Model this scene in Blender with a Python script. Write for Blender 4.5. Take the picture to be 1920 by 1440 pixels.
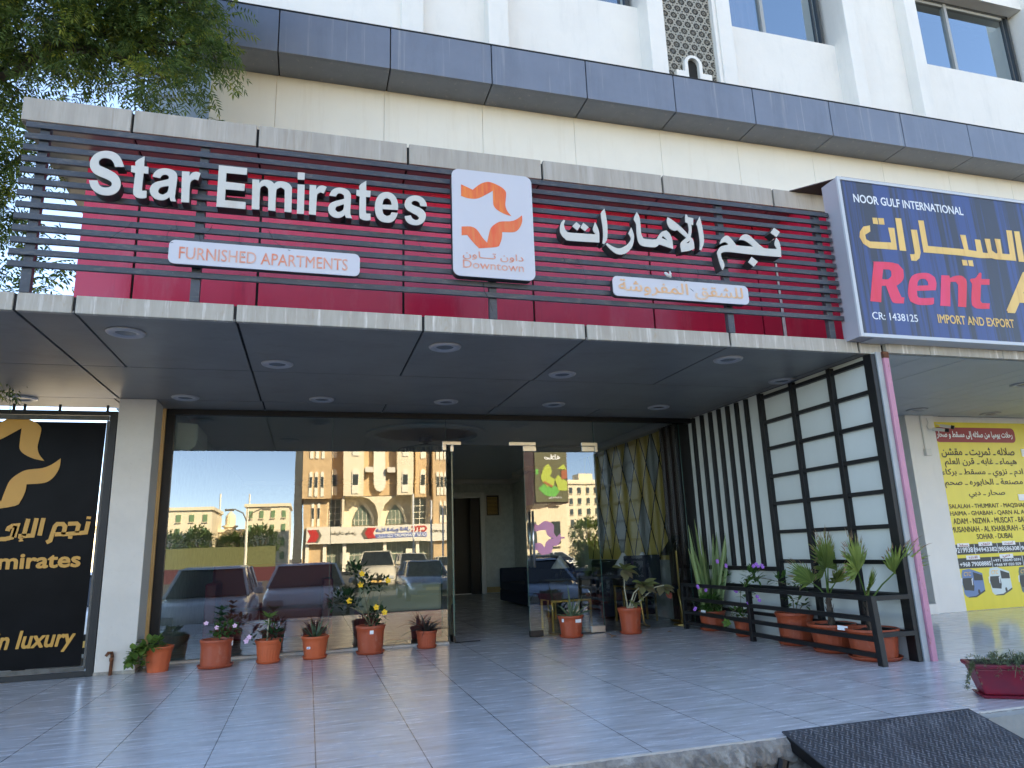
import bpy, bmesh, math, random
from mathutils import Vector, Matrix, Euler, Quaternion
from mathutils.geometry import tessellate_polygon
R = math.radians
rnd = random.Random(11)
for _o in list(bpy.data.objects): bpy.data.objects.remove(_o)
sc = bpy.context.scene
COL = sc.collection

# ------------------------------------------------------------------ camera, sky, sun, exposure
cam = bpy.data.cameras.new('camera'); cam.sensor_width = 36; cam.lens = 36*1313.47/1920
cam.clip_start = .05; cam.clip_end = 2000
co = bpy.data.objects.new('camera', cam); COL.objects.link(co)
yaw, pit, rol = 0.28390166, 0.231542047, -0.0355292857
fw = Vector((math.sin(yaw)*math.cos(pit), math.cos(yaw)*math.cos(pit), math.sin(pit)))
rt = Vector((math.cos(yaw), -math.sin(yaw), 0)); up = rt.cross(fw)
r2 = math.cos(rol)*rt+math.sin(rol)*up; u2 = -math.sin(rol)*rt+math.cos(rol)*up
M = Matrix((r2, u2, -fw)).transposed().to_4x4(); M.translation = Vector((0, 0, 1.1))
co.matrix_world = M
sc.camera = co

SUN_EL, SUN_AZ = R(33), R(38)          # azimuth from +Y (behind the hotel) towards +X
w = bpy.data.worlds.new('World'); sc.world = w; w.use_nodes = True
nt = w.node_tree; bg = nt.nodes['Background']
sky = nt.nodes.new('ShaderNodeTexSky'); sky.sky_type = 'NISHITA'; sky.sun_disc = False
sky.sun_elevation = SUN_EL; sky.sun_rotation = SUN_AZ
sky.air_density = .7; sky.dust_density = .25; sky.ozone_density = 1.0; sky.altitude = 2500
wb = nt.nodes.new('ShaderNodeMix'); wb.data_type = 'RGBA'; wb.blend_type = 'MULTIPLY'; wb.inputs[0].default_value = 1
wb.inputs[7].default_value = (1.13, 1.0, .86, 1)                  # daylight white balance for open shade
nt.links.new(sky.outputs[0], wb.inputs[6]); nt.links.new(wb.outputs[2], bg.inputs[0]); bg.inputs[1].default_value = .10
sl = bpy.data.lights.new('sun', 'SUN'); sl.energy = 4.3; sl.angle = R(.5); sl.color = (1, .84, .58)
so = bpy.data.objects.new('sun', sl); COL.objects.link(so)
sd = Vector((math.sin(SUN_AZ)*math.cos(SUN_EL), math.cos(SUN_AZ)*math.cos(SUN_EL), math.sin(SUN_EL)))
so.rotation_euler = sd.to_track_quat('Z', 'Y').to_euler(); so.location = (0, 0, 40)
sc.view_settings.view_transform = 'Standard'; sc.view_settings.look = 'None'
sc.view_settings.exposure = 3.0; sc.view_settings.gamma = 1
sc.cycles.use_denoising = True
sc.cycles.max_bounces = 9; sc.cycles.diffuse_bounces = 4; sc.cycles.glossy_bounces = 5
sc.cycles.transmission_bounces = 6; sc.cycles.transparent_max_bounces = 12
sc.cycles.sample_clamp_indirect = 6; sc.cycles.caustics_reflective = False; sc.cycles.caustics_refractive = False

# ------------------------------------------------------------------ helpers
def sub(a, b): return (a[0]-b[0], a[1]-b[1], a[2]-b[2])
class MB:
    """collects shapes in world coordinates, builds ONE mesh object"""
    def __init__(s): s.v = []; s.f = []; s.m = []; s.k = 0
    def add(s, vs, fs, m=None):
        n = len(s.v); s.v += [tuple(p) for p in vs]
        s.f += [tuple(i+n for i in f) for f in fs]; s.m += [s.k if m is None else m]*len(fs); return s
    def box(s, x0, x1, y0, y1, z0, z1, m=None):
        return s.add([(x0,y0,z0),(x1,y0,z0),(x1,y1,z0),(x0,y1,z0),(x0,y0,z1),(x1,y0,z1),(x1,y1,z1),(x0,y1,z1)],
                     [(0,3,2,1),(4,5,6,7),(0,1,5,4),(1,2,6,5),(2,3,7,6),(3,0,4,7)], m)
    def quad(s, a, b, c, d, m=None): return s.add([a,b,c,d], [(0,1,2,3)], m)
    def tube(s, pts, r, n=8, m=None, cap=True):
        pts = [Vector(p) for p in pts]; vs = []; fs = []; N = len(pts)
        rr = r if isinstance(r, (list, tuple)) else [r]*N
        ref = Vector((.31, .17, .93)) if abs((pts[-1]-pts[0]).normalized().z) < .9 else Vector((1, .1, 0))
        for i, p in enumerate(pts):
            d = (pts[min(i+1, N-1)]-pts[max(i-1, 0)]).normalized()
            a = d.cross(ref); a.normalize(); b = d.cross(a)
            for k in range(n):
                t = 2*math.pi*k/n; vs.append(p+(a*math.cos(t)+b*math.sin(t))*rr[i])
        for i in range(N-1):
            for k in range(n):
                fs.append((i*n+k, i*n+(k+1) % n, (i+1)*n+(k+1) % n, (i+1)*n+k))
        if cap: fs += [tuple(range(n)), tuple(range((N-1)*n, N*n))[::-1]]
        return s.add(vs, fs, m)
    def lathe(s, c, prof, n=24, m=None, sx=1, sy=1, fac=None):
        vs = []; fs = []
        for (r, z) in prof:
            for k in range(n):
                t = 2*math.pi*k/n; q = r*(fac(k, z) if fac else 1)
                vs.append((c[0]+q*math.cos(t)*sx, c[1]+q*math.sin(t)*sy, c[2]+z))
        for i in range(len(prof)-1):
            for k in range(n): fs.append((i*n+k, i*n+(k+1) % n, (i+1)*n+(k+1) % n, (i+1)*n+k))
        if prof[0][0] > 1e-5: fs.append(tuple(range(n))[::-1])
        if prof[-1][0] > 1e-5: fs.append(tuple(range((len(prof)-1)*n, len(prof)*n)))
        return s.add(vs, fs, m)
    def prism(s, outer, holes, y0, y1, m=None, flip=False, plane='xz'):
        """polygon in x,z; front face at y0, sides back to y1 (y0<y1 faces -Y)"""
        loops = [list(outer)]+[list(h) for h in (holes or [])]
        P = lambda p, y: (p[0], y, p[1]) if plane == 'xz' else ((y, p[0], p[1]) if plane == 'yz' else (p[0], p[1], y))
        flat = [p for l in loops for p in l]; n = len(flat)
        tri = tessellate_polygon([[Vector((p[0], p[1], 0)) for p in l] for l in loops])
        vs = [P(p, y0) for p in flat]+[P(p, y1) for p in flat]
        fs = [tuple(t) for t in tri]+[tuple(i+n for i in t)[::-1] for t in tri]
        o = 0
        for l in loops:
            k = len(l)
            for i in range(k): fs.append((o+i, o+(i+1) % k, n+o+(i+1) % k, n+o+i))
            o += k
        return s.add(vs, fs, m)
    def build(s, name, mats, parent=None, smooth=False, bevel=0, kind=None, fixn=True):
        me = bpy.data.meshes.new(name)
        org = Vector(parent['_o']) if parent is not None and '_o' in parent else Vector((0, 0, 0))
        vs = [(p[0]-org.x, p[1]-org.y, p[2]-org.z) for p in s.v]
        me.from_pydata(vs, [], s.f)
        for m in (mats if isinstance(mats, (list, tuple)) else [mats]): me.materials.append(m)
        me.polygons.foreach_set('material_index', s.m)
        if fixn:
            b = bmesh.new(); b.from_mesh(me); bmesh.ops.recalc_face_normals(b, faces=b.faces); b.to_mesh(me); b.free()
        if smooth: me.polygons.foreach_set('use_smooth', [True]*len(me.polygons))
        me.update()
        o = bpy.data.objects.new(name, me); COL.objects.link(o)
        if parent is not None:
            o.parent = parent; o['_o'] = list(org)
        if bevel:
            md = o.modifiers.new('bevel', 'BEVEL'); md.width = bevel; md.segments = 2; md.limit_method = 'ANGLE'; md.angle_limit = R(50)
        if kind: o['kind'] = kind
        return o
def thing(name, label, cat, loc=(0, 0, 0), group=None):
    o = bpy.data.objects.new(name, None); COL.objects.link(o); o.location = loc; o['_o'] = list(loc)
    o['label'] = label; o['category'] = cat; o.empty_display_size = .1
    if group: o['group'] = group
    return o
def tag(o, label, cat, group=None):
    o['label'] = label; o['category'] = cat
    if group: o['group'] = group
    return o
def copy_thing(root, loc, rotz=None, label=None):
    r = root.copy(); COL.objects.link(r); r.location = loc
    if rotz is not None: r.rotation_euler = (0, 0, rotz)
    if label: r['label'] = label
    def rec(a, b):
        for ch in list(a.children):
            c = ch.copy(); COL.objects.link(c); c.parent = b; rec(ch, c)
    rec(root, r); return r

# ------------------------------------------------------------------ materials
def mat(name, col, rough=.6, metal=0, var=.0, vs=4, bump=0, bs=40, spec=.5, stretch=(1, 1, 1), coat=0, col2=None, detail=4, vlo=.35, vhi=.65):
    m = bpy.data.materials.new(name); m.use_nodes = True; t = m.node_tree; b = t.nodes['Principled BSDF']
    b.inputs['Base Color'].default_value = (*col, 1); b.inputs['Roughness'].default_value = rough
    b.inputs['Metallic'].default_value = metal; b.inputs['Specular IOR Level'].default_value = spec
    if coat: b.inputs['Coat Weight'].default_value = coat; b.inputs['Coat Roughness'].default_value = .08
    if var or bump:
        tc = t.nodes.new('ShaderNodeTexCoord'); mp = t.nodes.new('ShaderNodeMapping'); mp.inputs['Scale'].default_value = stretch
        t.links.new(tc.outputs['Object'], mp.inputs[0])
    if var:
        n = t.nodes.new('ShaderNodeTexNoise'); n.inputs['Scale'].default_value = vs; n.inputs['Detail'].default_value = detail
        n.inputs['Roughness'].default_value = .65
        t.links.new(mp.outputs[0], n.inputs['Vector'])
        cr = t.nodes.new('ShaderNodeValToRGB'); cr.color_ramp.elements[0].position = vlo; cr.color_ramp.elements[1].position = vhi
        a = col2 or tuple(c*(1-var) for c in col)
        cr.color_ramp.elements[0].color = (*a, 1); cr.color_ramp.elements[1].color = (*col, 1)
        t.links.new(n.outputs[0], cr.inputs[0]); t.links.new(cr.outputs[0], b.inputs['Base Color'])
    if bump:
        n2 = t.nodes.new('ShaderNodeTexNoise'); n2.inputs['Scale'].default_value = bs; n2.inputs['Detail'].default_value = 3
        t.links.new(mp.outputs[0], n2.inputs['Vector'])
        bp = t.nodes.new('ShaderNodeBump'); bp.inputs['Strength'].default_value = bump; bp.inputs['Distance'].default_value = .01
        t.links.new(n2.outputs[0], bp.inputs['Height']); t.links.new(bp.outputs[0], b.inputs['Normal'])
    return m
def layer(m, col, scale, stretch, lo, hi, amt=1, coord='Object', detail=5):
    """mix a second colour over the base by a stretched noise mask (stains, streaks, dust)"""
    t = m.node_tree; b = t.nodes['Principled BSDF']; inp = b.inputs['Base Color']
    tc = t.nodes.new('ShaderNodeTexCoord'); mp = t.nodes.new('ShaderNodeMapping'); mp.inputs['Scale'].default_value = stretch
    t.links.new(tc.outputs[coord], mp.inputs[0])
    n = t.nodes.new('ShaderNodeTexNoise'); n.inputs['Scale'].default_value = scale; n.inputs['Detail'].default_value = detail; n.inputs['Roughness'].default_value = .7
    t.links.new(mp.outputs[0], n.inputs['Vector'])
    mr = t.nodes.new('ShaderNodeMapRange'); mr.inputs[1].default_value = lo; mr.inputs[2].default_value = hi; mr.inputs[4].default_value = amt
    t.links.new(n.outputs[0], mr.inputs[0])
    mx = t.nodes.new('ShaderNodeMix'); mx.data_type = 'RGBA'
    t.links.new(mr.outputs[0], mx.inputs[0])
    if inp.is_linked:
        t.links.new(inp.links[0].from_socket, mx.inputs[6])
    else: mx.inputs[6].default_value = inp.default_value
    mx.inputs[7].default_value = (*col, 1)
    t.links.new(mx.outputs[2], inp); return m
def glass(name, refl, rcol, tcol, rough=0.0, wave=0):
    m = bpy.data.materials.new(name); m.use_nodes = True; t = m.node_tree
    for n in list(t.nodes):
        if n.type == 'BSDF_PRINCIPLED': t.nodes.remove(n)
    out = [n for n in t.nodes if n.type == 'OUTPUT_MATERIAL'][0]
    g = t.nodes.new('ShaderNodeBsdfGlossy'); g.inputs['Color'].default_value = (*rcol, 1); g.inputs['Roughness'].default_value = rough
    tr = t.nodes.new('ShaderNodeBsdfTransparent'); tr.inputs['Color'].default_value = (*tcol, 1)
    fr = t.nodes.new('ShaderNodeFresnel'); fr.inputs['IOR'].default_value = 1.45
    ad = t.nodes.new('ShaderNodeMath'); ad.operation = 'ADD'; ad.inputs[1].default_value = refl; ad.use_clamp = True
    t.links.new(fr.outputs[0], ad.inputs[0])
    if wave:                                                          # float glass is never quite flat
        tc = t.nodes.new('ShaderNodeTexCoord'); n = t.nodes.new('ShaderNodeTexNoise'); n.inputs['Scale'].default_value = 1.1; n.inputs['Detail'].default_value = 1.5
        t.links.new(tc.outputs['Object'], n.inputs['Vector']); bp = t.nodes.new('ShaderNodeBump'); bp.inputs['Strength'].default_value = 1; bp.inputs['Distance'].default_value = wave
        t.links.new(n.outputs[0], bp.inputs['Height']); t.links.new(bp.outputs[0], g.inputs['Normal'])
    mx = t.nodes.new('ShaderNodeMixShader'); t.links.new(ad.outputs[0], mx.inputs[0])
    t.links.new(tr.outputs[0], mx.inputs[1]); t.links.new(g.outputs[0], mx.inputs[2]); t.links.new(mx.outputs[0], out.inputs[0])
    return m
def leafmat(name, col, col2=None, trans=.35, rough=.45):
    m = bpy.data.materials.new(name); m.use_nodes = True; t = m.node_tree; b = t.nodes['Principled BSDF']
    b.inputs['Roughness'].default_value = rough; b.inputs['Specular IOR Level'].default_value = .35
    out = [n for n in t.nodes if n.type == 'OUTPUT_MATERIAL'][0]
    ge = t.nodes.new('ShaderNodeNewGeometry'); cr = t.nodes.new('ShaderNodeValToRGB')
    col2 = col2 or tuple(c*.5 for c in col)
    cr.color_ramp.elements[0].color = (*col2, 1); cr.color_ramp.elements[1].color = (*col, 1)
    t.links.new(ge.outputs['Random Per Island'], cr.inputs[0]); t.links.new(cr.outputs[0], b.inputs['Base Color'])
    tl = t.nodes.new('ShaderNodeBsdfTranslucent'); t.links.new(cr.outputs[0], tl.inputs[0])
    mx = t.nodes.new('ShaderNodeMixShader'); mx.inputs[0].default_value = trans
    t.links.new(b.outputs[0], mx.inputs[1]); t.links.new(tl.outputs[0], mx.inputs[2]); t.links.new(mx.outputs[0], out.inputs[0])
    return m

MT = {}
MT['white_wall'] = mat('white_plaster', (.80,.775,.72), .85, var=.05, vs=1.2, bump=.25, bs=9)
layer(MT['white_wall'], (.60,.59,.55), 2.6, (1.8,1.8,.35), .52, .74, .32)
MT['cream'] = mat('cream_cladding', (.82,.77,.65), .5, var=.04, vs=1.5)
layer(MT['cream'], (.62,.54,.40), 4, (1.6,1,.12), .55, .76, .3)
MT['band'] = mat('slate_blue_cladding', (.185,.210,.265), .34, var=.10, vs=2, spec=.6)
layer(MT['band'], (.46,.45,.42), 9, (1.6,1,.03), .585, .70, .42)
layer(MT['band'], (.09,.10,.12), 3, (1.1,1,.2), .50, .74, .3)
MT['seam'] = mat('dark_joint', (.012,.012,.013), .7)
MT['grey_acp'] = mat('weathered_grey_panel', (.44,.40,.34), .6, var=.18, vs=5, stretch=(2,1,.25))
layer(MT['grey_acp'], (.27,.215,.15), 12, (1.5,1,.10), .53, .72, .5)
layer(MT['grey_acp'], (.58,.56,.52), 7, (1.5,1,.10), .56, .70, .4)
MT['fascia'] = mat('weathered_white_panel', (.44,.41,.35), .55, var=.2, vs=6, stretch=(2,1,.3), col2=(.36,.325,.27))
layer(MT['fascia'], (.74,.72,.67), 9, (1.6,1,.10), .53, .66, .75)
layer(MT['fascia'], (.34,.25,.15), 14, (1.2,1,.4), .56, .74, .55)
MT['slat'] = mat('slate_painted_steel', (.055,.063,.078), .42, var=.35, vs=6, stretch=(.6,1,1), bump=.15, bs=60)
layer(MT['slat'], (.19,.175,.145), 20, (.4,1,1.5), .53, .74, .5)
layer(MT['slat'], (.42,.40,.36), 70, (.6,1,1), .64, .72, .4)
MT['red'] = mat('crimson_cladding', (.56,.022,.060), .17, var=.08, vs=1.3, spec=.6)
layer(MT['red'], (.55,.22,.24), 3, (1.2,1,.35), .52, .76, .22)
layer(MT['red'], (.22,.012,.03), 5, (1.5,1,.12), .55, .75, .4)
MT['soffit'] = mat('charcoal_soffit', (.25,.246,.236), .40, var=.14, vs=1.6, spec=.35)
layer(MT['soffit'], (.15,.14,.125), 2.2, (1,1.6,1), .52, .74, .5)
MT['soffit_r'] = mat('grey_soffit', (.52,.54,.55), .5, var=.08, vs=2)
MT['ring'] = mat('downlight_rim', (.40,.40,.42), .35)
MT['lens'] = mat('downlight_lens', (.20,.21,.22), .25)
MT['black'] = mat('black_painted_steel', (.010,.010,.0105), .42, var=.3, vs=8, spec=.35)
layer(MT['black'], (.07,.065,.058), 30, (1,1,1), .66, .82, .3)
MT['panel'] = mat('pale_grey_panel', (.66,.685,.63), .4, var=.05, vs=2)
MT['letter'] = mat('white_letter_face', (.60,.585,.53), .45, var=.05, vs=3)
layer(MT['letter'], (.45,.39,.29), 5, (1.6,1,.35), .56, .76, .45)
MT['letter_side'] = mat('letter_return', (.035,.035,.036), .5)
MT['plaque'] = mat('white_acrylic', (.58,.58,.62), .35, var=.03, vs=2)
MT['orange'] = mat('orange_vinyl', (.80,.22,.035), .5, var=.4, vs=7, stretch=(4,1,.5), col2=(.72,.09,.035))
MT['orange_red'] = mat('red_orange_vinyl', (.78,.105,.035), .5, var=.4, vs=7, stretch=(4,1,.5), col2=(.74,.20,.06))
MT['peach'] = mat('faded_copper_vinyl', (.70,.22,.12), .55, var=.5, vs=6, stretch=(3,1,.6), col2=(.70,.45,.36))
MT['peach2'] = mat('faded_orange_vinyl', (.74,.40,.17), .55, var=.5, vs=6, stretch=(3,1,.6), col2=(.72,.55,.40))
MT['gold'] = mat('gold_print', (.56,.29,.035), .45, var=.08, vs=3)
MT['banner'] = mat('black_banner', (.008,.008,.009), .30, var=.4, vs=2, bump=.04, bs=5, spec=.05)
MT['pillar'] = mat('cream_plaster', (.66,.62,.55), .8, var=.10, vs=2, bump=.2, bs=14)
layer(MT['pillar'], (.35,.30,.24), 22, (1,1,1), .60, .72, .3)
MT['tan'] = mat('tan_plaster', (.60,.40,.17), .8, var=.15, vs=4)
MT['glass'] = glass('shopfront_glass', .13, (.97,.985,1), (.60,.68,.64), 0, .0007)
MT['glass_clear'] = glass('clear_shop_glass', .06, (.97,.985,1), (.84,.88,.86))
MT['glass_edge'] = mat('glass_edge', (.05,.12,.10), .15)
MT['steel'] = mat('brushed_steel', (.62,.61,.58), .28, 1)
MT['sill'] = mat('white_sealant', (.74,.70,.62), .7, var=.2, vs=8)
MT['pink'] = mat('pink_vinyl', (.72,.33,.50), .5)
MT['terra'] = mat('terracotta_plastic', (.40,.078,.028), .48, var=.12, vs=5)
layer(MT['terra'], (.52,.34,.25), 9, (1,1,.6), .57, .76, .4)
MT['terra2'] = mat('orange_terracotta_plastic', (.55,.115,.035), .48, var=.1, vs=5)
MT['soil'] = mat('potting_soil', (.05,.034,.022), .95, var=.5, vs=30, bump=.8, bs=50)
MT['sticker'] = mat('white_sticker', (.82,.82,.82), .5)
MT['stem'] = mat('plant_stem', (.20,.17,.09), .7)
MT['stem_pale'] = mat('pale_stem', (.40,.38,.26), .7)
MT['leaf'] = leafmat('green_leaf', (.11,.22,.04), (.045,.105,.022))
MT['leaf_light'] = leafmat('light_green_leaf', (.17,.27,.05), (.08,.15,.03))
MT['leaf_dark'] = leafmat('dark_green_leaf', (.035,.085,.028), (.016,.045,.016))
MT['leaf_grey'] = leafmat('grey_green_leaf', (.15,.20,.11), (.07,.11,.06), .2)
MT['leaf_purple'] = leafmat('dark_bronze_leaf', (.045,.038,.032), (.018,.018,.016), .15)
MT['leaf_croton'] = leafmat('olive_leaf', (.24,.31,.09), (.17,.14,.08), .3)
MT['leaf_red'] = leafmat('reddish_leaf', (.42,.10,.07), (.24,.10,.06), .3)
MT['leaf_snake'] = leafmat('banded_leaf', (.27,.34,.13), (.11,.17,.06), .15)
MT['leaf_palm'] = leafmat('palm_leaf', (.34,.42,.10), (.18,.26,.06), .35)
MT['leaf_dry'] = leafmat('dry_leaf', (.40,.26,.14), (.26,.16,.09), .3)
MT['leaf_succ'] = leafmat('dusty_green_leaf', (.20,.23,.11), (.10,.13,.06), .15)
MT['fl_yellow'] = mat('yellow_petal', (.85,.52,.01), .5)
MT['fl_pink'] = mat('pink_petal', (.76,.50,.66), .5)
MT['fl_purple'] = mat('violet_petal', (.42,.16,.62), .5)
MT['bark'] = mat('brown_bark', (.10,.075,.055), .9, var=.5, vs=12, bump=.6, bs=30)
MT['mauve'] = mat('mauve_paint', (.54,.245,.33), .55, var=.16, vs=5, stretch=(1,1,.4))
layer(MT['mauve'], (.24,.09,.06), 14, (1,1,.6), .60, .70, .8)
MT['rust'] = mat('rust', (.20,.075,.03), .85, var=.5, vs=20, bump=.4, bs=60)
MT['conc'] = mat('rough_concrete', (.40,.37,.31), .92, var=.4, vs=14, bump=1.0, bs=40, col2=(.20,.185,.165), detail=8)
layer(MT['conc'], (.60,.57,.50), 7, (1,1,1), .56, .74, .7)
layer(MT['conc'], (.12,.11,.10), 3.2, (1,1,2), .64, .76, .7)
MT['conc_pale'] = mat('pale_concrete', (.55,.53,.46), .9, var=.2, vs=4, bump=.6, bs=20)
MT['plate'] = mat('dark_tread_plate', (.055,.058,.066), .40, var=.35, vs=4, spec=.5)
layer(MT['plate'], (.15,.15,.15), 5, (1,1,1), .50, .72, .5)
MT['tread'] = mat('worn_glint_tread', (.21,.21,.215), .36, var=.6, vs=9)  # paler than the plate: wear plus metal glints put into the colour
MT['planter'] = mat('crimson_plastic', (.27,.012,.032), .42, var=.3, vs=5, col2=(.17,.02,.04))
layer(MT['planter'], (.45,.33,.26), 12, (1,1,1), .64, .80, .4)
MT['sign_blue'] = mat('blue_printed_vinyl', (.050,.082,.235), .45, var=.08, vs=2)
layer(MT['sign_blue'], (.045,.050,.060), 3.4, (1.9,1,.04), .47, .56, .92, detail=6)
layer(MT['sign_blue'], (.30,.29,.25), 16, (1.5,1,.02), .66, .74, .45, detail=6)
MT['sign_trim'] = mat('white_trim', (.56,.58,.60), .4)
MT['sign_side'] = mat('lavender_grey_panel', (.40,.39,.43), .45, var=.05, vs=2)
MT['sign_yellow'] = mat('pale_orange_print', (.86,.57,.17), .5, var=.1, vs=2)
layer(MT['sign_yellow'], (.60,.28,.05), 5, (1.5,1,.06), .55, .72, .6)
MT['sign_pink'] = mat('hot_pink_print', (.80,.055,.16), .5, var=.25, vs=2.4, stretch=(1.5,1,.2), col2=(.72,.04,.06))
layer(MT['sign_pink'], (.30,.05,.08), 9, (1.5,1,.04), .62, .74, .5)
MT['sign_white'] = mat('white_print', (.82,.84,.86), .5)
MT['poster'] = mat('yellow_poster_print', (.80,.66,.035), .35, var=.06, vs=2, stretch=(3,1,.3))
MT['poster_red'] = mat('crimson_print', (.30,.015,.02), .4)
MT['ink'] = mat('brown_black_ink', (.055,.03,.008), .5)
MT['ink_dark'] = mat('black_ink', (.012,.011,.010), .4)
MT['door_dark'] = mat('dark_tinted_glass', (.02,.021,.022), .12)
MT['lightgrey'] = mat('light_grey_plastic', (.62,.61,.57), .45)
MT['lobby_wall'] = mat('grey_textured_wallpaper', (.62,.63,.58), .8, var=.2, vs=9, bump=.3, bs=20)
MT['lobby_ceil'] = mat('white_ceiling', (.66,.67,.66), .8)
MT['trim_white'] = mat('white_moulding', (.74,.71,.66), .5)
MT['navy'] = mat('navy_velvet', (.010,.014,.028), .85)
MT['wood_dark'] = mat('dark_wood', (.022,.017,.013), .35)
MT['gold_metal'] = mat('brushed_gold', (.72,.50,.16), .30, .85)
MT['maroon'] = mat('maroon_leather', (.20,.018,.025), .45)
MT['beige'] = mat('beige_leather', (.62,.56,.40), .5)
MT['brown_curtain'] = mat('brown_curtain', (.055,.032,.026), .8)
MT['dia_yellow'] = mat('mustard_panel', (.74,.56,.15), .45)
MT['dia_grey'] = mat('grey_panel', (.36,.38,.37), .45)
MT['lampshade'] = mat('white_lampshade', (.74,.72,.70), .8)
MT['lattice'] = mat('stone_lattice', (.36,.345,.29), .8, var=.1, vs=6)
MT['lattice_hole'] = mat('lattice_void', (.018,.017,.015), .9)
MT['alu'] = mat('dark_aluminium', (.085,.09,.09), .35, .4)
MT['alu_light'] = mat('grey_aluminium', (.42,.41,.37), .4, .3)
MT['win_glass'] = glass('window_glass', .46, (.80,.93,1), (.62,.66,.68))
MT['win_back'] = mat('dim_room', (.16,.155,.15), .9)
MT['curtain'] = mat('mauve_curtain', (.58,.50,.60), .8, var=.1, vs=4, stretch=(6,1,.3))
MT['pale_blue'] = mat('pale_blue_wall', (.55,.64,.74), .5, var=.05, vs=2)

# floor tiles: mottled grey-lavender with streaks and grout lines
def tilemat(name, base, dark, light, rough):
    m = bpy.data.materials.new(name); m.use_nodes = True; t = m.node_tree; b = t.nodes['Principled BSDF']
    tc = t.nodes.new('ShaderNodeTexCoord')
    def noise(scale, stretch, detail=5):
        mp = t.nodes.new('ShaderNodeMapping'); mp.inputs['Scale'].default_value = stretch; mp.inputs['Rotation'].default_value = (0, 0, R(-7))
        t.links.new(tc.outputs['Object'], mp.inputs[0])
        n = t.nodes.new('ShaderNodeTexNoise'); n.inputs['Scale'].default_value = scale; n.inputs['Detail'].default_value = detail; n.inputs['Roughness'].default_value = .7
        t.links.new(mp.outputs[0], n.inputs['Vector']); return n
    n1 = noise(5, (.5, 3.2, 1), 8)
    r1 = t.nodes.new('ShaderNodeValToRGB'); e = r1.color_ramp.elements
    e[0].position = .36; e[0].color = (*dark, 1); e[1].position = .52; e[1].color = (*base, 1)
    x = e.new(.75); x.color = (*light, 1)
    t.links.new(n1.outputs[0], r1.inputs[0])
    n3 = noise(2.6, (.6, 1.8, 1), 7)
    mr3 = t.nodes.new('ShaderNodeMapRange'); mr3.inputs[1].default_value = .52; mr3.inputs[2].default_value = .74; mr3.inputs[4].default_value = .36
    t.links.new(n3.outputs[0], mr3.inputs[0])
    m3 = t.nodes.new('ShaderNodeMix'); m3.data_type = 'RGBA'; m3.inputs[7].default_value = (.30, .255, .225, 1)
    t.links.new(mr3.outputs[0], m3.inputs[0]); t.links.new(r1.outputs[0], m3.inputs[6])
    sx = t.nodes.new('ShaderNodeSeparateXYZ'); t.links.new(tc.outputs['Object'], sx.inputs[0])
    def grid(sock, pitch, off, hw):
        a = t.nodes.new('ShaderNodeMath'); a.operation = 'SUBTRACT'; a.inputs[1].default_value = off; t.links.new(sock, a.inputs[0])
        c = t.nodes.new('ShaderNodeMath'); c.operation = 'PINGPONG'; c.inputs[1].default_value = pitch/2; t.links.new(a.outputs[0], c.inputs[0])
        d = t.nodes.new('ShaderNodeMath'); d.operation = 'LESS_THAN'; d.inputs[1].default_value = hw; t.links.new(c.outputs[0], d.inputs[0])
        return d
    gx = grid(sx.outputs[0], .585, -1.68, .0032); gy = grid(sx.outputs[1], .60, 4.325, .0018)
    ma = t.nodes.new('ShaderNodeMix'); ma.data_type = 'RGBA'; ma.inputs[7].default_value = (.36, .37, .40, 1)
    nb = noise(3, (1, 1, 1), 2); mrb = t.nodes.new('ShaderNodeMath'); mrb.operation = 'MULTIPLY'
    t.links.new(gy.outputs[0], mrb.inputs[0]); t.links.new(nb.outputs[0], mrb.inputs[1])
    t.links.new(mrb.outputs[0], ma.inputs[0]); t.links.new(m3.outputs[2], ma.inputs[6])
    mb = t.nodes.new('ShaderNodeMix'); mb.data_type = 'RGBA'; mb.inputs[7].default_value = (.13, .12, .125, 1)
    t.links.new(gx.outputs[0], mb.inputs[0]); t.links.new(ma.outputs[2], mb.inputs[6])
    t.links.new(mb.outputs[2], b.inputs['Base Color'])
    rr = t.nodes.new('ShaderNodeMapRange'); rr.inputs[1].default_value = .3; rr.inputs[2].default_value = .7; rr.inputs[3].default_value = rough*.8; rr.inputs[4].default_value = rough*1.35
    t.links.new(n1.outputs[0], rr.inputs[0]); t.links.new(rr.outputs[0], b.inputs['Roughness'])
    bp = t.nodes.new('ShaderNodeBump'); bp.inputs['Strength'].default_value = .05; bp.inputs['Distance'].default_value = .004
    t.links.new(n1.outputs[0], bp.inputs['Height']); t.links.new(bp.outputs[0], b.inputs['Normal'])
    b.inputs['Specular IOR Level'].default_value = .6
    return m
MT['tiles'] = tilemat('grey_floor_tiles', (.70,.69,.69), (.50,.48,.465), (.77,.765,.77), .23)
MT['tiles_r'] = tilemat('polished_floor_tiles', (.60,.61,.615), (.46,.465,.47), (.68,.68,.68), .13)

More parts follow.
